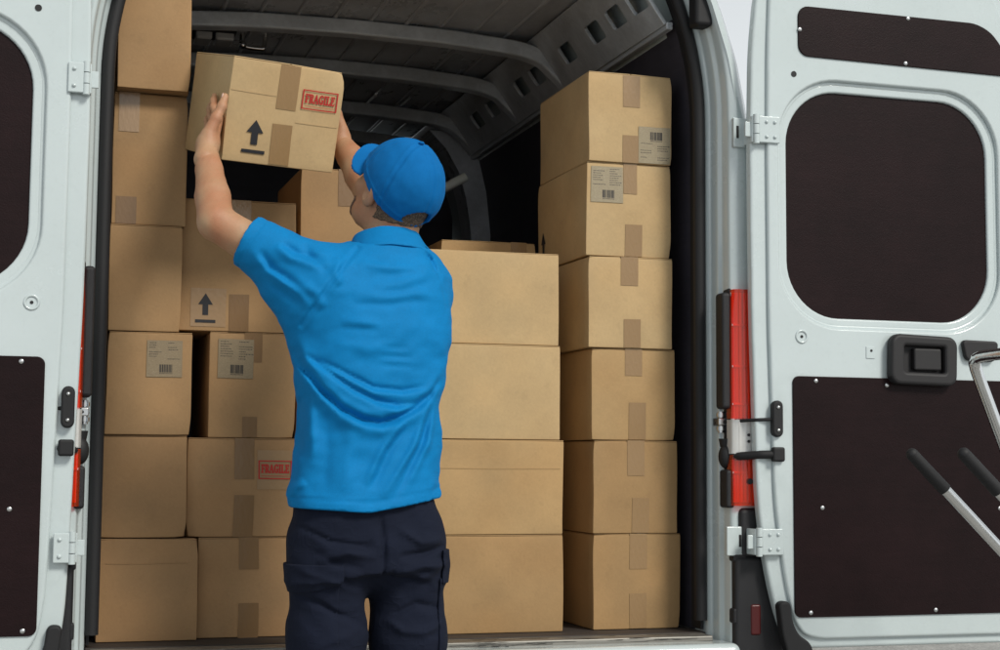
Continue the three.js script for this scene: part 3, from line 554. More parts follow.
const P0 = [-0.215, 0, 0.44];
const man = thing('person', 'worker in blue polo shirt and cap, seen from behind, lifting a box', 'person', P0);
const addMan = (name, geo, mat, label, parent = man) => { geo.translate(-P0[0], 0, -P0[2]); return part(name, geo, mat, parent, label); };

const skinMap = dataTex(256, (u, v) => { const n = fbm(u, v); const m = nC(u, v); const f = nD(u, v) > 0.9 ? 0.05 : 0, k = nA(u, v) - 0.5; return [0.95 + 0.1 * (n - 0.5) - f, 0.92 + 0.14 * k + 0.1 * (n - 0.5) - 0.04 * m - f * 1.4, 0.9 + 0.18 * k + 0.1 * (n - 0.5) - 0.05 * m - f * 1.5]; });
const skinMat = phy({ color: rgb(0.50, 0.30, 0.175), map: rep(skinMap, 5), roughness: 0.52, sheen: 0.15, bumpMap: rep(dataTex(256, (u, v) => nD(u, v) * 0.6 + nC(u, v) * 0.4, false), 10), bumpScale: 0.0005 });
const weave = dataTex(512, (u, v) => 0.5 + 0.2 * Math.sin(u * 2 * Math.PI * 128) * Math.sin(v * 2 * Math.PI * 128) + 0.25 * (nD(u, v) - 0.5), false);
const shirtMap = dataTex(512, (u, v) => { const n = fbm(u, v), d = nD(u, v); const b = 0.93 + 0.07 * (n - 0.5) + 0.05 * (d - 0.5); return [b, b, b]; });
const ridge = t => 1 - Math.abs(2 * t - 1);
const crumple = dataTex(512, (u, v) => { const a = nA(u + 0.12 * nB(u, v), v), b = nB(u + 0.03 * nA(v, u), v); return 0.5 * Math.pow(ridge(a), 3) + 0.28 * Math.pow(ridge(b), 3) + 0.06 * nD(u, v); }, false);
const shirtMat = phy({ color: rgb(0.002, 0.225, 0.56), map: rep(shirtMap, 3), roughness: 0.7, specularIntensity: 0.3, sheen: 0.1, sheenColor: rgb(0.0, 0.3, 0.7), sheenRoughness: 0.5, bumpMap: rep(weave, 5), bumpScale: 0.0005 });
const capMat = phy({ color: rgb(0.002, 0.16, 0.47), map: rep(shirtMap, 5), roughness: 0.82, specularIntensity: 0.3, sheen: 0.1, sheenColor: rgb(0.03, 0.3, 0.6), bumpMap: rep(weave, 8), bumpScale: 0.0005 });
const trouserMat = phy({ color: rgb(0.0062, 0.0098, 0.025), map: rep(shirtMap, 4), roughness: 0.9, sheen: 0.06, sheenColor: rgb(0.08, 0.1, 0.16), specularIntensity: 0.5, bumpMap: rep(crumple, 2.6, 3.4), bumpScale: 0.0016 });
const hairMat = std({ color: rgb(0.34, 0.22, 0.13), roughness: 0.75, map: rep(dataTex(256, (u, v) => 0.25 + 0.9 * nD(u, v) * nC(u, v * 0.5) + 0.2 * nB(u, v)), 14) });
const beardMat = std({ color: rgb(0.15, 0.09, 0.06), roughness: 0.8 });

// skeleton
const LS = [-0.335, 1.432, 0.455], LE = [-0.562, 1.572, 0.402], LW = [-0.570, 1.770, 0.240];
const RS = [-0.095, 1.450, 0.372], RE = [-0.165, 1.700, 0.185], RW = [-0.213, 1.845, 0.045];
const rv = [0.985, -0.172], bk = [0.172, 0.985];         // right and back directions of the torso in x, z
// --- head frame
const HC = V(-0.160, 1.656, 0.418), hf = V(-0.37, 0.60, -0.72).normalize(), hl = V(0, 1, 0).cross(hf).normalize(), hu = hf.clone().cross(hl);
const toHead = (x, y, z) => { const a = x - HC.x, b = y - HC.y, c = z - HC.z; return [a * hl.x + b * hl.y + c * hl.z, a * hf.x + b * hf.y + c * hf.z, a * hu.x + b * hu.y + c * hu.z]; };
const fromHead = (l, f, u) => [HC.x + hl.x * l + hf.x * f + hu.x * u, HC.y + hl.y * l + hf.y * f + hu.y * u, HC.z + hl.z * l + hf.z * f + hu.z * u];
const ell = (p, c, r) => { const a = (p[0] - c[0]) / r[0], b = (p[1] - c[1]) / r[1], d = (p[2] - c[2]) / r[2], k = Math.hypot(a, b, d); const g = Math.hypot(a / r[0], b / r[1], d / r[2]); return g > 1e-6 ? k * (k - 1) / g : -Math.min(...r); };
const neckLow = [-0.174, 1.44, 0.44], neckTop = fromHead(0, -0.035, -0.045);
const capNeck = cap(neckLow, neckTop, 0.062, 0.055);
const lneck = cap(fromHead(0.03, -0.02, -0.05), [-0.215, 1.46, 0.42], 0.02, 0.022);
function headSdf(x, y, z) {
  const p = toHead(x, y, z), q = [Math.abs(p[0]), p[1], p[2]];
  let d = ell(q, [0, -0.012, 0.03], [0.074, 0.094, 0.086]);
  d = smin(d, ell(q, [0, 0.024, -0.035], [0.056, 0.066, 0.08]), 0.03);
  d = smin(d, ell(q, [0, 0.062, -0.09], [0.026, 0.024, 0.022]), 0.03);       // chin
  d = smin(d, ell(q, [0.045, 0.02, -0.072], [0.018, 0.035, 0.022]), 0.03);   // jaw
  d = smin(d, ell(q, [0.034, 0.078, 0.022], [0.026, 0.012, 0.010]), 0.012);  // brow
  d = smin(d, ell(q, [0.042, 0.062, -0.02], [0.02, 0.02, 0.02]), 0.02);      // cheek
  d = -smin(-d, ell(q, [0.031, 0.098, 0.003], [0.016, 0.014, 0.011]), 0.012); // eye socket
  d = smin(d, ell(q, [0.031, 0.077, 0.003], [0.0125, 0.0125, 0.0125]), 0.004);
  d = smin(d, ell(q, [0, 0.098, -0.005], [0.009, 0.012, 0.03]), 0.012);      // nose
  d = smin(d, ell(q, [0, 0.106, -0.026], [0.014, 0.016, 0.011]), 0.01);
  d = smin(d, ell(q, [0, 0.091, -0.056], [0.022, 0.009, 0.006]), 0.008);     // lips
  d = smin(d, ell(q, [0, 0.088, -0.068], [0.019, 0.009, 0.006]), 0.008);
  // ear
  let e = ell(q, [0.079, -0.012, -0.004], [0.012, 0.02, 0.031]); e = Math.max(e, -ell(q, [0.09, -0.006, 0.0], [0.011, 0.012, 0.02]));
  d = smin(d, e, 0.008);
  d = smin(d, capNeck(x, y, z), 0.035); d = smin(d, lneck(x, y, z), 0.02);
  return d;
}
// --- hands: palm and five fingers
function hand(wrist, palm, fingers, thumb) {
  const fs = palm.map(([a, b, r0, r1]) => cap(a, b, r0, r1)), fk = fingers.map(([pts, rs]) => chain(pts, rs, 0.006)), tk = chain(...thumb, 0.008);
  return (x, y, z) => { let d = fs[0](x, y, z); for (let i = 1; i < fs.length; i++) d = smin(d, fs[i](x, y, z), 0.018); for (const f of fk) d = smin(d, f(x, y, z), 0.006); return smin(d, tk(x, y, z), 0.008); };
}
// left hand flat on the left face of the box, fingers forward and up, thumb up along the edge
function fanHand(W, s, dirF, dirU, faceX) {    // W wrist; dirF finger direction; dirU across the palm towards the thumb
  const f = V(...dirF).normalize(), u = V(...dirU).normalize(), n = f.clone().cross(u).normalize();
  const at = (a, b, c = 0) => { const v = V(...W).addScaledVector(f, a).addScaledVector(u, b); const o = [v.x, v.y, v.z]; const t = sstep(0, 0.1, a); o[0] = lerp(o[0], faceX(o[1], o[2]) + s * 0.0155, t) + s * c; return o; };
  const palm = []; for (let i = 0; i < 4; i++) { const b = -0.031 + i * 0.0207; palm.push([at(0.012, b * 0.55), at(0.088, b), 0.0185, 0.0142]); }
  palm.push([V(...W).addScaledVector(f, -0.05).toArray(), at(0.02, 0), 0.026, 0.023]);
  const len = [0.062, 0.077, 0.083, 0.074], rad = [0.0082, 0.0092, 0.0095, 0.0092], fing = [];
  for (let i = 0; i < 4; i++) {
    const b = -0.033 + i * 0.0222, L = len[i], sp = (i - 1.5) * 0.12;
    fing.push([[at(0.082, b, 0.001), at(0.09 + L * 0.42, b + sp * L * 0.42, 0.004), at(0.09 + L * 0.75, b + sp * L * 0.75, 0.001), at(0.09 + L, b + sp * L, -0.004)], [rad[i] * 1.12, rad[i], rad[i] * 0.9, rad[i] * 0.76]]);
  }
  const thumb = [[at(0.02, 0.028, 0.003), at(0.046, 0.056, 0.001), at(0.07, 0.074, -0.0015), at(0.094, 0.088, -0.0045)], [0.016, 0.0125, 0.0105, 0.0085]];
  return { sdf: hand(W, palm, fing, thumb), palm, fing, thumb };
}
const boxLeft = heldFace(-1), boxRight = heldFace(1);
const LH = fanHand(LW, -1, [0.12, 0.66, -0.70], [0.03, 0.70, 0.68], boxLeft);
const RH = fanHand(RW, 1, [-0.1, 0.75, -0.62], [0.0, 0.62, 0.75], boxRight);

// --- bare body: arms, neck, torso and legs under the clothes
const armL = chain([LS, [lerp(LS[0], LE[0], 0.5), lerp(LS[1], LE[1], 0.5), lerp(LS[2], LE[2], 0.5)], LE, [lerp(LE[0], LW[0], 0.33), lerp(LE[1], LW[1], 0.33), lerp(LE[2], LW[2], 0.33)], [lerp(LE[0], LW[0], 0.7), lerp(LE[1], LW[1], 0.7), lerp(LE[2], LW[2], 0.7)], LW], [0.053, 0.047, 0.041, 0.0395, 0.031, 0.0245], 0.010);
const armR = chain([RS, [lerp(RS[0], RE[0], 0.5), lerp(RS[1], RE[1], 0.5), lerp(RS[2], RE[2], 0.5)], RE, [lerp(RE[0], RW[0], 0.33), lerp(RE[1], RW[1], 0.33), lerp(RE[2], RW[2], 0.33)], [lerp(RE[0], RW[0], 0.7), lerp(RE[1], RW[1], 0.7), lerp(RE[2], RW[2], 0.7)], RW], [0.054, 0.048, 0.042, 0.041, 0.033, 0.026], 0.010);
const hipL = [-0.302, 0.88, 0.452], hipR = [-0.128, 0.88, 0.432], kneeL = [-0.312, 0.49, 0.435], kneeR = [-0.112, 0.49, 0.405], ankL = [-0.318, 0.085, 0.475], ankR = [-0.10, 0.085, 0.445];
const bodySdf = uni([armL, armR, capNeck, chain([[-0.215, 0.95, 0.44], [-0.215, 1.15, 0.44], [-0.205, 1.36, 0.43]], [0.095, 0.088, 0.1], 0.03), cap(LS, RS, 0.05, 0.05), cap(hipL, hipR, 0.085, 0.085), chain([hipL, kneeL, ankL], [0.078, 0.055, 0.04], 0.02), chain([hipR, kneeR, ankR], [0.078, 0.055, 0.04], 0.02), cap(ankL, [-0.33, 0.04, 0.33], 0.035, 0.03), cap(ankR, [-0.105, 0.04, 0.30], 0.035, 0.03)], 0.03);
const cut = (f, mn, mx) => (x, y, z) => f(x, y, z);
{
  const g = [surfaceNets(bodySdf, [-0.68, -0.0, 0.0], [0.02, 1.92, 0.58], 0.0105),
    surfaceNets(headSdf, [-0.34, 1.50, 0.22], [0.0, 1.84, 0.58], 0.0042),
    surfaceNets(LH.sdf, [-0.66, 1.70, 0.0], [-0.49, 2.03, 0.36], 0.0034),
    surfaceNets(RH.sdf, [-0.32, 1.76, -0.16], [-0.16, 2.06, 0.16], 0.0038)];
  addMan('body', merge(g), skinMat);
}
// finger nails on the thumb that shows
{
  const t = LH.thumb[0], a = V(...t[2]), b = V(...t[3]), d = b.clone().sub(a).normalize();
  const g = new THREE.SphereGeometry(0.0055, 14, 10).scale(0.4, 1.25, 0.9); g.applyQuaternion(new THREE.Quaternion().setFromUnitVectors(V(0, 1, 0), d));
  const c = b.clone().add(V(-0.0062, 0.001, 0.0045)); g.translate(c.x, c.y, c.z); addMan('thumb_nail', g, std({ color: rgb(0.66, 0.44, 0.36), roughness: 0.3 }));
}
// --- hair and beard: thin layers on the head
const hairSdf = (x, y, z) => { const p = toHead(x, y, z), d = headSdf(x, y, z) - 0.0024 - 0.0014 * N3(x * 190, y * 190, z * 190); const line = Math.max(p[1] + 0.034 - 0.5 * Math.max(0, p[2] - 0.03), p[2] - 0.075, -(p[2] + 0.045 + 0.3 * (p[1] + 0.05))) + 0.004 * N3(x * 60, y * 60, z * 60); return Math.max(d, line); };
addMan('hair', surfaceNets(hairSdf, [-0.32, 1.54, 0.26], [-0.02, 1.82, 0.57], 0.0038), hairMat);
const beardSdf = (x, y, z) => { const p = toHead(x, y, z), d = headSdf(x, y, z) - 0.0028 - 0.0014 * N3(x * 220, y * 220, z * 220); return Math.max(d, p[2] + 0.05 - 0.3 * (p[1] - 0.09) * (p[1] > 0.09 ? 1 : 0), 0.05 - p[1], -(p[2] + 0.118)); };
addMan('beard', surfaceNets(beardSdf, [-0.34, 1.50, 0.24], [-0.08, 1.74, 0.5], 0.0036), beardMat);

// --- cap
{
  const rim = (f) => 0.046 + (f - 0.1) * 0.40;
  const dome = (p, g) => ell(p, [0, -0.010, 0.033], [0.089 + g, 0.110 + g, 0.104 + g]);
  const crown = (x, y, z) => {
    const p = toHead(x, y, z); let d = dome(p, 0);
    const a = Math.atan2(p[0], p[1] + 0.01), seams = Math.min(...[0, 1, 2, 3, 4, 5].map(k => Math.abs(((a - k * Math.PI / 3 + 3 * Math.PI) % (2 * Math.PI)) - Math.PI)));
    const rr0 = Math.hypot(p[0], p[1] + 0.01); d += 0.0018 * Math.exp(-((seams * rr0 / 0.0036) ** 2)) - 0.0013 * Math.exp(-(((seams * rr0 - 0.008) / 0.004) ** 2));
    d += 0.0022 * N3(p[0] * 20, p[1] * 20 + 4, p[2] * 24) + 0.0011 * N3(p[0] * 55, p[1] * 50, p[2] * 40);
    d -= 0.0016 * Math.exp(-(((p[2] - rim(p[1]) - 0.02) / 0.004) ** 2));          // stitched band edge
    d = Math.max(d, -dome(p, -0.0095));
    d = Math.max(d, rim(p[1]) - p[2]);
    // opening above the back strap
    if (p[1] < -0.03) { const hx = p[0] / 0.036, hy = (p[2] - rim(-0.11) - 0.022) / (p[2] > rim(-0.11) + 0.022 ? 0.034 : 0.006); d = Math.max(d, -(Math.hypot(hx, hy) - 1) * 0.012); }
    return d;
  };
  const brim = (x, y, z) => {
    const p = toHead(x, y, z), ub = rim(p[1]) * 0.55 + 0.024 - 5.5 * p[0] * p[0] - 0.05 * (p[1] - 0.1);
    const e = (Math.hypot(p[0] / 0.08, (p[1] - 0.074) / 0.063) - 1) * 0.08;
    return Math.max(Math.abs(p[2] - ub) - 0.0035, e, 0.068 - p[1] - 0.25 * Math.abs(p[0]));
  };
  const c = addMan('cap', surfaceNets(crown, [-0.32, 1.54, 0.24], [0.0, 1.83, 0.58], 0.0033), capMat, 'blue baseball cap with opening at the back');
  addMan('cap_brim', surfaceNets(brim, [-0.36, 1.6, 0.18], [-0.06, 1.85, 0.46], 0.0032), capMat, undefined, c);
  const b = fromHead(0, -0.01, 0.1385); addMan('cap_button', new THREE.SphereGeometry(0.007, 14, 10).scale(1, 0.6, 1).translate(...b), capMat, undefined, c);
}
// --- polo shirt
const sec = [[0.86, -0.222, 0.442, 0.176, 0.126], [0.95, -0.223, 0.443, 0.176, 0.124], [1.05, -0.222, 0.446, 0.168, 0.114], [1.15, -0.219, 0.447, 0.164, 0.112], [1.26, -0.214, 0.442, 0.172, 0.122], [1.34, -0.208, 0.437, 0.176, 0.126], [1.41, -0.2, 0.433, 0.168, 0.118], [1.465, -0.19, 0.432, 0.14, 0.1], [1.51, -0.178, 0.432, 0.1, 0.082], [1.57, -0.17, 0.43, 0.06, 0.06]];
function torsoAt(y) { let i = 1; while (i < sec.length - 1 && y > sec[i][0]) i++; const a = sec[i - 1], b = sec[i], t = clamp((y - a[0]) / (b[0] - a[0]), 0, 1), s = t * t * (3 - 2 * t) * 0.5 + t * 0.5; return [1, 2, 3, 4].map(k => lerp(a[k], b[k], s)); }
const torso = (x, y, z) => { const [cx, cz, a, b] = torsoAt(y), dx = x - cx, dz = z - cz, u = Math.abs(dx * rv[0] + dz * rv[1]) / a, w = Math.abs(dx * bk[0] + dz * bk[1]) / b; return (Math.pow(Math.pow(u, 2.4) + Math.pow(w, 2.4), 1 / 2.4) - 1) * Math.min(a, b); };
const polyS = [0, 0];
const polyD = (pts, x, y) => { let m = 9, s = 0; const n = pts.length - 1; for (let i = 0; i < n; i++) { const ax = pts[i][0], ay = pts[i][1], dx = pts[i + 1][0] - ax, dy = pts[i + 1][1] - ay, t = clamp(((x - ax) * dx + (y - ay) * dy) / (dx * dx + dy * dy), 0, 1); const q = Math.hypot(x - ax - t * dx, y - ay - t * dy); if (q < m) { m = q; s = (i + t) / n; } } polyS[0] = s; return m; };
const foldAt = (list, x, y, wk) => { let f = 0; for (const [p, a, w0] of list) { const w = w0 * wk, q = polyD(p, x, y); if (q < w * 2.4) { const s = polyS[0]; f += a * Math.pow(Math.max(0, Math.sin(Math.PI * clamp(s, 0.001, 0.999))), 0.6) * Math.exp(-((q / w) ** 2)); } } return f; };
const U1 = [[-0.396, 1.294], [-0.38, 1.245], [-0.346, 1.194], [-0.301, 1.151], [-0.257, 1.13], [-0.217, 1.124], [-0.179, 1.135], [-0.134, 1.158], [-0.1, 1.185], [-0.073, 1.226]];
const U2 = [[-0.38, 1.279], [-0.325, 1.231], [-0.28, 1.199], [-0.224, 1.174], [-0.179, 1.166], [-0.134, 1.174], [-0.096, 1.199]];
const U3 = [[-0.352, 1.263], [-0.292, 1.232], [-0.236, 1.204], [-0.168, 1.199], [-0.105, 1.212]];
const sh = (p, dy, dx = 0) => p.map(([a, b]) => [a + dx, b + dy]);
// [polyline, height, width]: positive is a ridge, negative a crease
const folds = [[sh(U1, 0.004), -0.011, 0.007], [sh(U1, -0.014), 0.0075, 0.013], [sh(U1, 0.022), 0.006, 0.013], [U2, -0.006, 0.006], [sh(U2, -0.013), 0.005, 0.01], [U3, -0.006, 0.006], [sh(U3, -0.012), 0.005, 0.009],
  [[[-0.225, 1.253], [-0.142, 1.253]], -0.0025, 0.006], [[[-0.223, 1.273], [-0.147, 1.273]], -0.0025, 0.006], [[[-0.225, 1.293], [-0.15, 1.292]], -0.002, 0.006],
  [[[-0.163, 1.136], [-0.216, 1.07], [-0.25, 0.993]], 0.007, 0.009], [[[-0.145, 1.136], [-0.195, 1.07], [-0.235, 0.985]], -0.005, 0.009], [[[-0.1, 1.181], [-0.14, 1.081], [-0.215, 0.965]], 0.007, 0.009], [[[-0.082, 1.2], [-0.118, 1.085], [-0.19, 0.96]], -0.005, 0.009], [[[-0.082, 1.214], [-0.1, 1.093], [-0.15, 0.994]], 0.005, 0.009],
  [[[-0.379, 1.186], [-0.38, 1.122], [-0.383, 1.051]], -0.008, 0.007], [[[-0.365, 1.18], [-0.364, 1.12], [-0.36, 1.03]], 0.005, 0.011], [[[-0.405, 0.957], [-0.394, 0.987], [-0.373, 1.0]], 0.005, 0.009],
  [[[-0.235, 1.427], [-0.172, 1.434], [-0.115, 1.458], [-0.097, 1.493]], 0.0032, 0.012], [[[-0.235, 1.41], [-0.172, 1.417], [-0.105, 1.441]], -0.0025, 0.009], [[[-0.283, 1.4], [-0.194, 1.404], [-0.103, 1.421]], 0.0032, 0.012], [[[-0.283, 1.384], [-0.194, 1.388], [-0.103, 1.405]], -0.0025, 0.009], [[[-0.309, 1.347], [-0.22, 1.343]], 0.003, 0.01], [[[-0.309, 1.332], [-0.22, 1.328]], -0.0022, 0.008],
  [[[-0.32, 1.30], [-0.25, 1.285], [-0.17, 1.30]], 0.003, 0.012], [[[-0.27, 1.48], [-0.2, 1.468], [-0.13, 1.475]], 0.003, 0.009],
  [[[-0.105, 1.515], [-0.085, 1.5], [-0.08, 1.47]], -0.007, 0.006], [[[-0.29, 1.16], [-0.285, 1.08], [-0.3, 0.98]], 0.003, 0.014], [[[-0.33, 1.15], [-0.33, 1.05], [-0.335, 0.97]], -0.003, 0.012]];
const sleeveFolds = [[[[-0.492, 1.531], [-0.464, 1.483], [-0.401, 1.434], [-0.367, 1.402]], 0.006, 0.009], [[[-0.478, 1.531], [-0.45, 1.49], [-0.39, 1.446]], -0.005, 0.007], [[[-0.443, 1.542], [-0.414, 1.512], [-0.346, 1.488]], 0.006, 0.009], [[[-0.43, 1.548], [-0.4, 1.525], [-0.34, 1.51]], -0.005, 0.007], [[[-0.309, 1.519], [-0.32, 1.48], [-0.311, 1.451]], 0.004, 0.008], [[[-0.38, 1.55], [-0.37, 1.515], [-0.335, 1.48]], -0.004, 0.008], [[[-0.48, 1.50], [-0.44, 1.45], [-0.385, 1.41]], -0.004, 0.007], [[[-0.41, 1.47], [-0.36, 1.43], [-0.345, 1.40]], 0.0045, 0.01]];
const seamL = [[-0.262, 1.528], [-0.305, 1.476], [-0.334, 1.437], [-0.36, 1.396], [-0.386, 1.352]];
const seamR = [[-0.098, 1.53], [-0.075, 1.50], [-0.062, 1.46], [-0.052, 1.42]];
const hemY = (x) => 0.934 + (x > -0.24 ? 0.17 * (x + 0.24) : 0.06 * (-0.24 - x));
const slv = (A, B, r) => { const d = V(...B).sub(V(...A)), L = d.length(); d.divideScalar(L); return (x, y, z) => (x - A[0]) * d.x + (y - A[1]) * d.y + (z - A[2]) * d.z; };
const alongL = slv(LS, LE), alongR = slv(RS, RE), sleeveL = cap(LS, LE, 0.083, 0.054), sleeveR = cap(RS, RE, 0.066, 0.056), clavL = cap([-0.215, 1.45, 0.435], LS, 0.074, 0.078), clavR = cap([-0.14, 1.445, 0.425], RS, 0.07, 0.066), latL = cap([-0.345, 1.32, 0.45], [-0.40, 1.42, 0.445], 0.045, 0.056), latR = cap([-0.105, 1.33, 0.42], [-0.105, 1.41, 0.37], 0.05, 0.058);
const inSleeveL = cap(LS, LE, 0.062, 0.046), inSleeveR = cap(RS, RE, 0.056, 0.046);
const SLEN = 0.195;
function shirtSdf(x, y, z) {
  let t = torso(x, y, z);
  if (t > 0.25 && sleeveL(x, y, z) > 0.1 && sleeveR(x, y, z) > 0.1) return t;
  const sl = Math.max(sleeveL(x, y, z), alongL(x, y, z) - SLEN), sr = Math.max(sleeveR(x, y, z), alongR(x, y, z) - SLEN);
  let d = smin(t, Math.min(clavL(x, y, z), 9), 0.06); d = smin(d, clavR(x, y, z), 0.06); d = smin(d, latL(x, y, z), 0.05); d = smin(d, latR(x, y, z), 0.05);
  d = smin(d, sl, 0.05); d = smin(d, sr, 0.05);
  d = Math.max(d, alongL(x, y, z) - SLEN, x < -0.05 && z < 0.33 ? alongR(x, y, z) - SLEN : -1);
  if (Math.abs(d) < 0.035) {
    const back = sstep(0.40, 0.47, z);
    let f = 0;
    if (back > 0) f = 1.5 * foldAt(folds, x, y, 1.0) * back;
    if (x < -0.28 && z > 0.36) f += 1.6 * foldAt(sleeveFolds, x, y + 0.028, 1.2) * sstep(0.36, 0.42, z);
    if (z > 0.38) { const q = polyD(seamL, x, y + 0.012), q2 = polyD(seamR, x, y + 0.03); f += -0.0026 * Math.exp(-((q / 0.0048) ** 2)) + 0.0012 * Math.exp(-(((q - 0.010) / 0.005) ** 2)) - 0.002 * Math.exp(-((q2 / 0.0048) ** 2)); }
    f += 0.0045 * N3(x * 7, y * 9, z * 7) + 0.0032 * N3(x * 16 + y * 5, y * 20, z * 13) + 0.0018 * N3(x * 26 - y * 14, y * 40, z * 24);
    // drape from the blades: loose cloth below hangs out
    f += 0.006 * sstep(1.12, 1.0, y) * N3(x * 14, y * 2.2, z * 14);
    f -= 0.0018 * Math.exp(-(((y - hemY(x) - 0.022) / 0.0028) ** 2)) + 0.0018 * Math.exp(-(((alongL(x, y, z) - SLEN + 0.02) / 0.0028) ** 2)) * (x < -0.4 ? 1 : 0);
    d -= f;
  }
  // openings: hollow at the sleeve ends and the hem
  if (x < -0.42) d = Math.max(d, alongL(x, y, z) > SLEN - 0.03 ? -inSleeveL(x, y, z) : -1);
  if (z < 0.3 && x > -0.25) d = Math.max(d, alongR(x, y, z) > SLEN - 0.03 ? -inSleeveR(x, y, z) : -1);
  d = Math.max(d, hemY(x) - y);
  if (Math.hypot(x + 0.174, z - 0.43) < 0.1) d = Math.max(d, y - 1.527);
  return d;
}
const shirt = addMan('shirt', surfaceNets(shirtSdf, [-0.56, 0.92, 0.16], [0.06, 1.64, 0.62], 0.0056), shirtMat, 'bright blue polo shirt');
{
  // fold-over collar round the neck: stand and fall
  const g = new THREE.LatheGeometry([[0.064, 0.040], [0.0675, 0.043], [0.071, 0.041], [0.078, 0.018], [0.085, -0.004], [0.088, -0.010], [0.084, -0.012], [0.074, 0.01], [0.066, 0.02], [0.064, 0.040]].map(([r, y]) => new THREE.Vector2(r, y)), 72);
  const p = g.attributes.position; for (let i = 0; i < p.count; i++) { const x = p.getX(i), y = p.getY(i), z = p.getZ(i), q = 1 + 0.02 * N3(x * 30, y * 30, z * 30); p.setXYZ(i, x * q * 1.12, y + 0.002 * N3(x * 40, 0, z * 40), z * q * 0.98); }
  g.computeVertexNormals(); g.rotateX(-0.30); g.rotateY(0.2); g.rotateZ(-0.02); g.translate(-0.178, 1.511, 0.434);
  addMan('collar', g, shirtMat, undefined, shirt);
}
// --- cargo trousers
const legL = chain([[-0.302, 0.86, 0.452], [-0.306, 0.66, 0.45], kneeL, [-0.318, 0.16, 0.47], [-0.32, 0.05, 0.475]], [0.086, 0.08, 0.075, 0.07, 0.076], 0.03), legR = chain([[-0.13, 0.86, 0.435], [-0.121, 0.66, 0.428], kneeR, [-0.1, 0.16, 0.44], [-0.1, 0.05, 0.445]], [0.086, 0.08, 0.075, 0.07, 0.076], 0.03);
const tf = []; { const k = seed; seed = 777; for (let i = 0; i < 46; i++) { const L = i % 2, x = L ? -0.305 : -0.12, y = rr(0.1, 0.9), s = rr(-0.6, 0.6), w = rr(0.04, 0.085), dx = rr(-0.03, 0.03); tf.push([[[x + dx - w, y - s * w], [x + dx, y + rr(-0.01, 0.01)], [x + dx + w, y + s * w]], rr(-0.006, 0.006), rr(0.006, 0.012)]); } seed = k; }
for (const f of [[[[-0.385, 0.905], [-0.319, 0.872], [-0.242, 0.862], [-0.227, 0.872]], -0.005, 0.007], [[[-0.35, 0.83], [-0.29, 0.85], [-0.22, 0.84]], 0.007, 0.011], [[[-0.17, 0.9], [-0.12, 0.87], [-0.06, 0.875]], 0.006, 0.01], [[[-0.17, 0.84], [-0.11, 0.845], [-0.05, 0.86]], -0.006, 0.008], [[[-0.18, 0.80], [-0.12, 0.815], [-0.05, 0.82]], 0.006, 0.01], [[[-0.17, 0.71], [-0.12, 0.735], [-0.06, 0.72]], -0.005, 0.008], [[[-0.185, 0.7], [-0.15, 0.675], [-0.1, 0.672], [-0.06, 0.69]], 0.006, 0.01], [[[-0.21, 0.93], [-0.205, 0.86], [-0.203, 0.8]], -0.007, 0.006]]) tf.push(f);
function trouserSdf(x, y, z) {
  const pel = Math.max(torso(x, clamp(y, 0.87, 0.95), z) + 0.015, y - 0.965, 0.80 - y);
  let d = smin(legL(x, y, z), legR(x, y, z), 0.012 + 0.066 * sstep(0.70, 0.79, y)); d = smin(d, pel, 0.05);
  if (Math.abs(d) < 0.03) {
    let f = 0; if (z > 0.40) f = 1.9 * foldAt(tf, x, y, 0.78) * sstep(0.40, 0.46, z);
    f += 0.005 * N3(x * 9, y * 13, z * 9) + 0.003 * N3(x * 20, y * 26 + x * 10, z * 18);
    f -= 0.0025 * Math.exp(-(((z - 0.452) / 0.003) ** 2)) * (x < -0.33 || x > -0.09 ? 1 : 0);     // side seam
    d -= f;
  }
  return Math.max(d, 0.025 - y, y - 0.965);
}
const trousers = addMan('trousers', surfaceNets(trouserSdf, [-0.44, 0.01, 0.28], [0.02, 0.98, 0.6], 0.0068), trouserMat, 'dark navy cargo trousers');
{
  const patch = (g, x0, x1, y0, y1, z0, z1, wav) => (x, y, z) => Math.max(trouserSdf(x, y, z) - g, x0 - x, x - x1, y0 + wav * ((x - x0) ** 2) * 4 - y, y - y1, z0 - z, z - z1);
  addMan('cargo_pocket', surfaceNets(patch(0.0035, -0.43, -0.298, 0.565, 0.79, 0.40, 0.6, 0), [-0.44, 0.54, 0.36], [-0.27, 0.82, 0.6], 0.005), trouserMat, undefined, trousers);
  addMan('pocket_flap', surfaceNets(patch(0.0065, -0.435, -0.292, 0.756, 0.823, 0.395, 0.6, 0.35), [-0.45, 0.72, 0.35], [-0.27, 0.85, 0.61], 0.0042), trouserMat, undefined, trousers);
  addMan('cargo_pocket', surfaceNets(patch(0.004, -0.066, 0.01, 0.565, 0.79, 0.33, 0.53, 0), [-0.09, 0.54, 0.28], [0.02, 0.82, 0.56], 0.005), trouserMat, undefined, trousers);
  addMan('pocket_flap', surfaceNets(patch(0.0065, -0.06, 0.02, 0.775, 0.85, 0.33, 0.53, 0), [-0.09, 0.75, 0.28], [0.03, 0.88, 0.56], 0.0045), trouserMat, undefined, trousers);
}
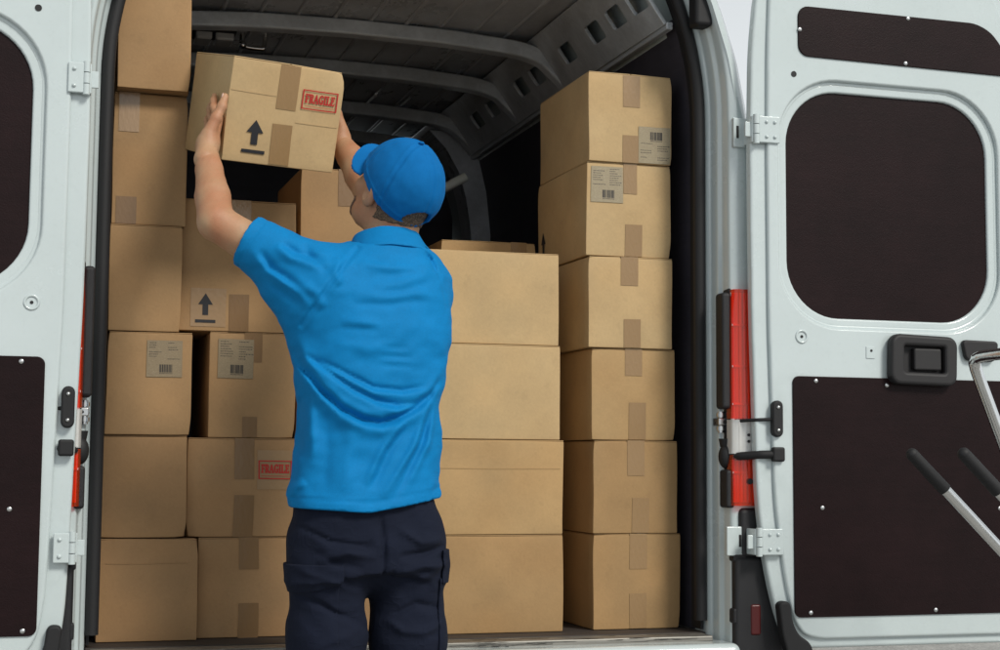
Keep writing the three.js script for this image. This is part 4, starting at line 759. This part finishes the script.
// --- shoes
for (const [a, tx, tz] of [[ankL, -0.335, 0.31], [ankR, -0.103, 0.28]]) {
  const s = uni([cap([a[0], 0.05, a[2] + 0.03], [tx, 0.042, tz], 0.042, 0.04), cap([a[0], 0.1, a[2]], [a[0], 0.05, a[2]], 0.045, 0.045)], 0.03);
  const f = (x, y, z) => Math.max(s(x, y, z), 0.0 - y + 0.001), sole = (x, y, z) => Math.max(s(x, Math.max(y, 0.03), z) - 0.004, y - 0.022, 0.001 - y);
  const b = addMan('shoe', surfaceNets(f, [a[0] - 0.09, -0.01, tz - 0.07], [a[0] + 0.09, 0.16, a[2] + 0.1], 0.006), std({ color: rgb(0.015, 0.015, 0.016), roughness: 0.6 }));
  addMan('sole', surfaceNets(sole, [a[0] - 0.09, -0.01, tz - 0.07], [a[0] + 0.09, 0.04, a[2] + 0.1], 0.006), rubber, undefined, b);
}
//</PERSON>
//<TRUCK>
// ------------------------------------------------------------------ hand truck at the right edge
{
  const t = thing('hand_truck', 'steel hand truck with black grips leaning before the right van door', 'hand truck', [1.6, 0, 0.68]);
  const at = (x, y, z) => [x - 1.6, y, z - 0.68], railY = x => 1.078 - 0.955 * (x - 1.067);
  for (const z of [0.585, 0.80]) {
    part('rail', [tube([at(1.135, railY(1.135), z), at(1.6, railY(1.6), z), at(2.02, railY(2.02), z)], 0.0135, 20)], chrome, t);
    const a = [1.07, railY(1.07)], b = [1.162, railY(1.162)];
    part('grip', [cyl(0.0158, 0.0148, at(...b, z), at(a[0] + 0.004, a[1] - 0.004, z), 20), new THREE.SphereGeometry(0.0148, 16, 10).translate(...at(a[0] + 0.004, a[1] - 0.004, z))], rubber, t);
    const w = part('wheel', new THREE.TorusGeometry(0.095, 0.034, 12, 30).translate(...at(2.06, 0.129, z + (z > 0.7 ? 0.09 : -0.09))), rubber, t);
    part('rim', cyl(0.07, 0.07, at(2.06, 0.129, z + (z > 0.7 ? 0.07 : -0.11)), at(2.06, 0.129, z + (z > 0.7 ? 0.11 : -0.07)), 20), steel, w);
    part('stand_leg', tube([at(1.62, railY(1.62), z), at(1.54, 0.3, z), at(1.52, 0.012, z)], 0.012, 16), chrome, t);
  }
  part('axle', cyl(0.012, 0.012, at(2.06, 0.129, 0.47), at(2.06, 0.129, 0.92), 14), steel, t);
  part('cross_bar', [cyl(0.011, 0.011, at(1.45, railY(1.45), 0.585), at(1.45, railY(1.45), 0.8)), cyl(0.011, 0.011, at(1.8, railY(1.8), 0.585), at(1.8, railY(1.8), 0.8)), cyl(0.012, 0.012, at(1.52, 0.012, 0.585), at(1.52, 0.012, 0.8))], chrome, t);
  part('toe_plate', bx(0.40, 0.66, 0.16, 0.168, -0.14, 0.17, 0.003), steel, t);
  // chrome brace loop rising over the rails
  part('brace_loop', tube([at(1.50, 0.665, 0.585), at(1.30, 1.165, 0.585), at(1.25, 1.285, 0.588), at(1.243, 1.303, 0.605), at(1.243, 1.308, 0.64), at(1.243, 1.308, 0.75), at(1.243, 1.303, 0.78), at(1.25, 1.285, 0.797), at(1.30, 1.165, 0.80), at(1.50, 0.665, 0.80)], 0.0145, 90, 0.4), chrome, t);
}
//</TRUCK>
scene.traverse(o => { if (o.isMesh) { o.castShadow = true; o.receiveShadow = true; } });
renderer.render(scene, camera);
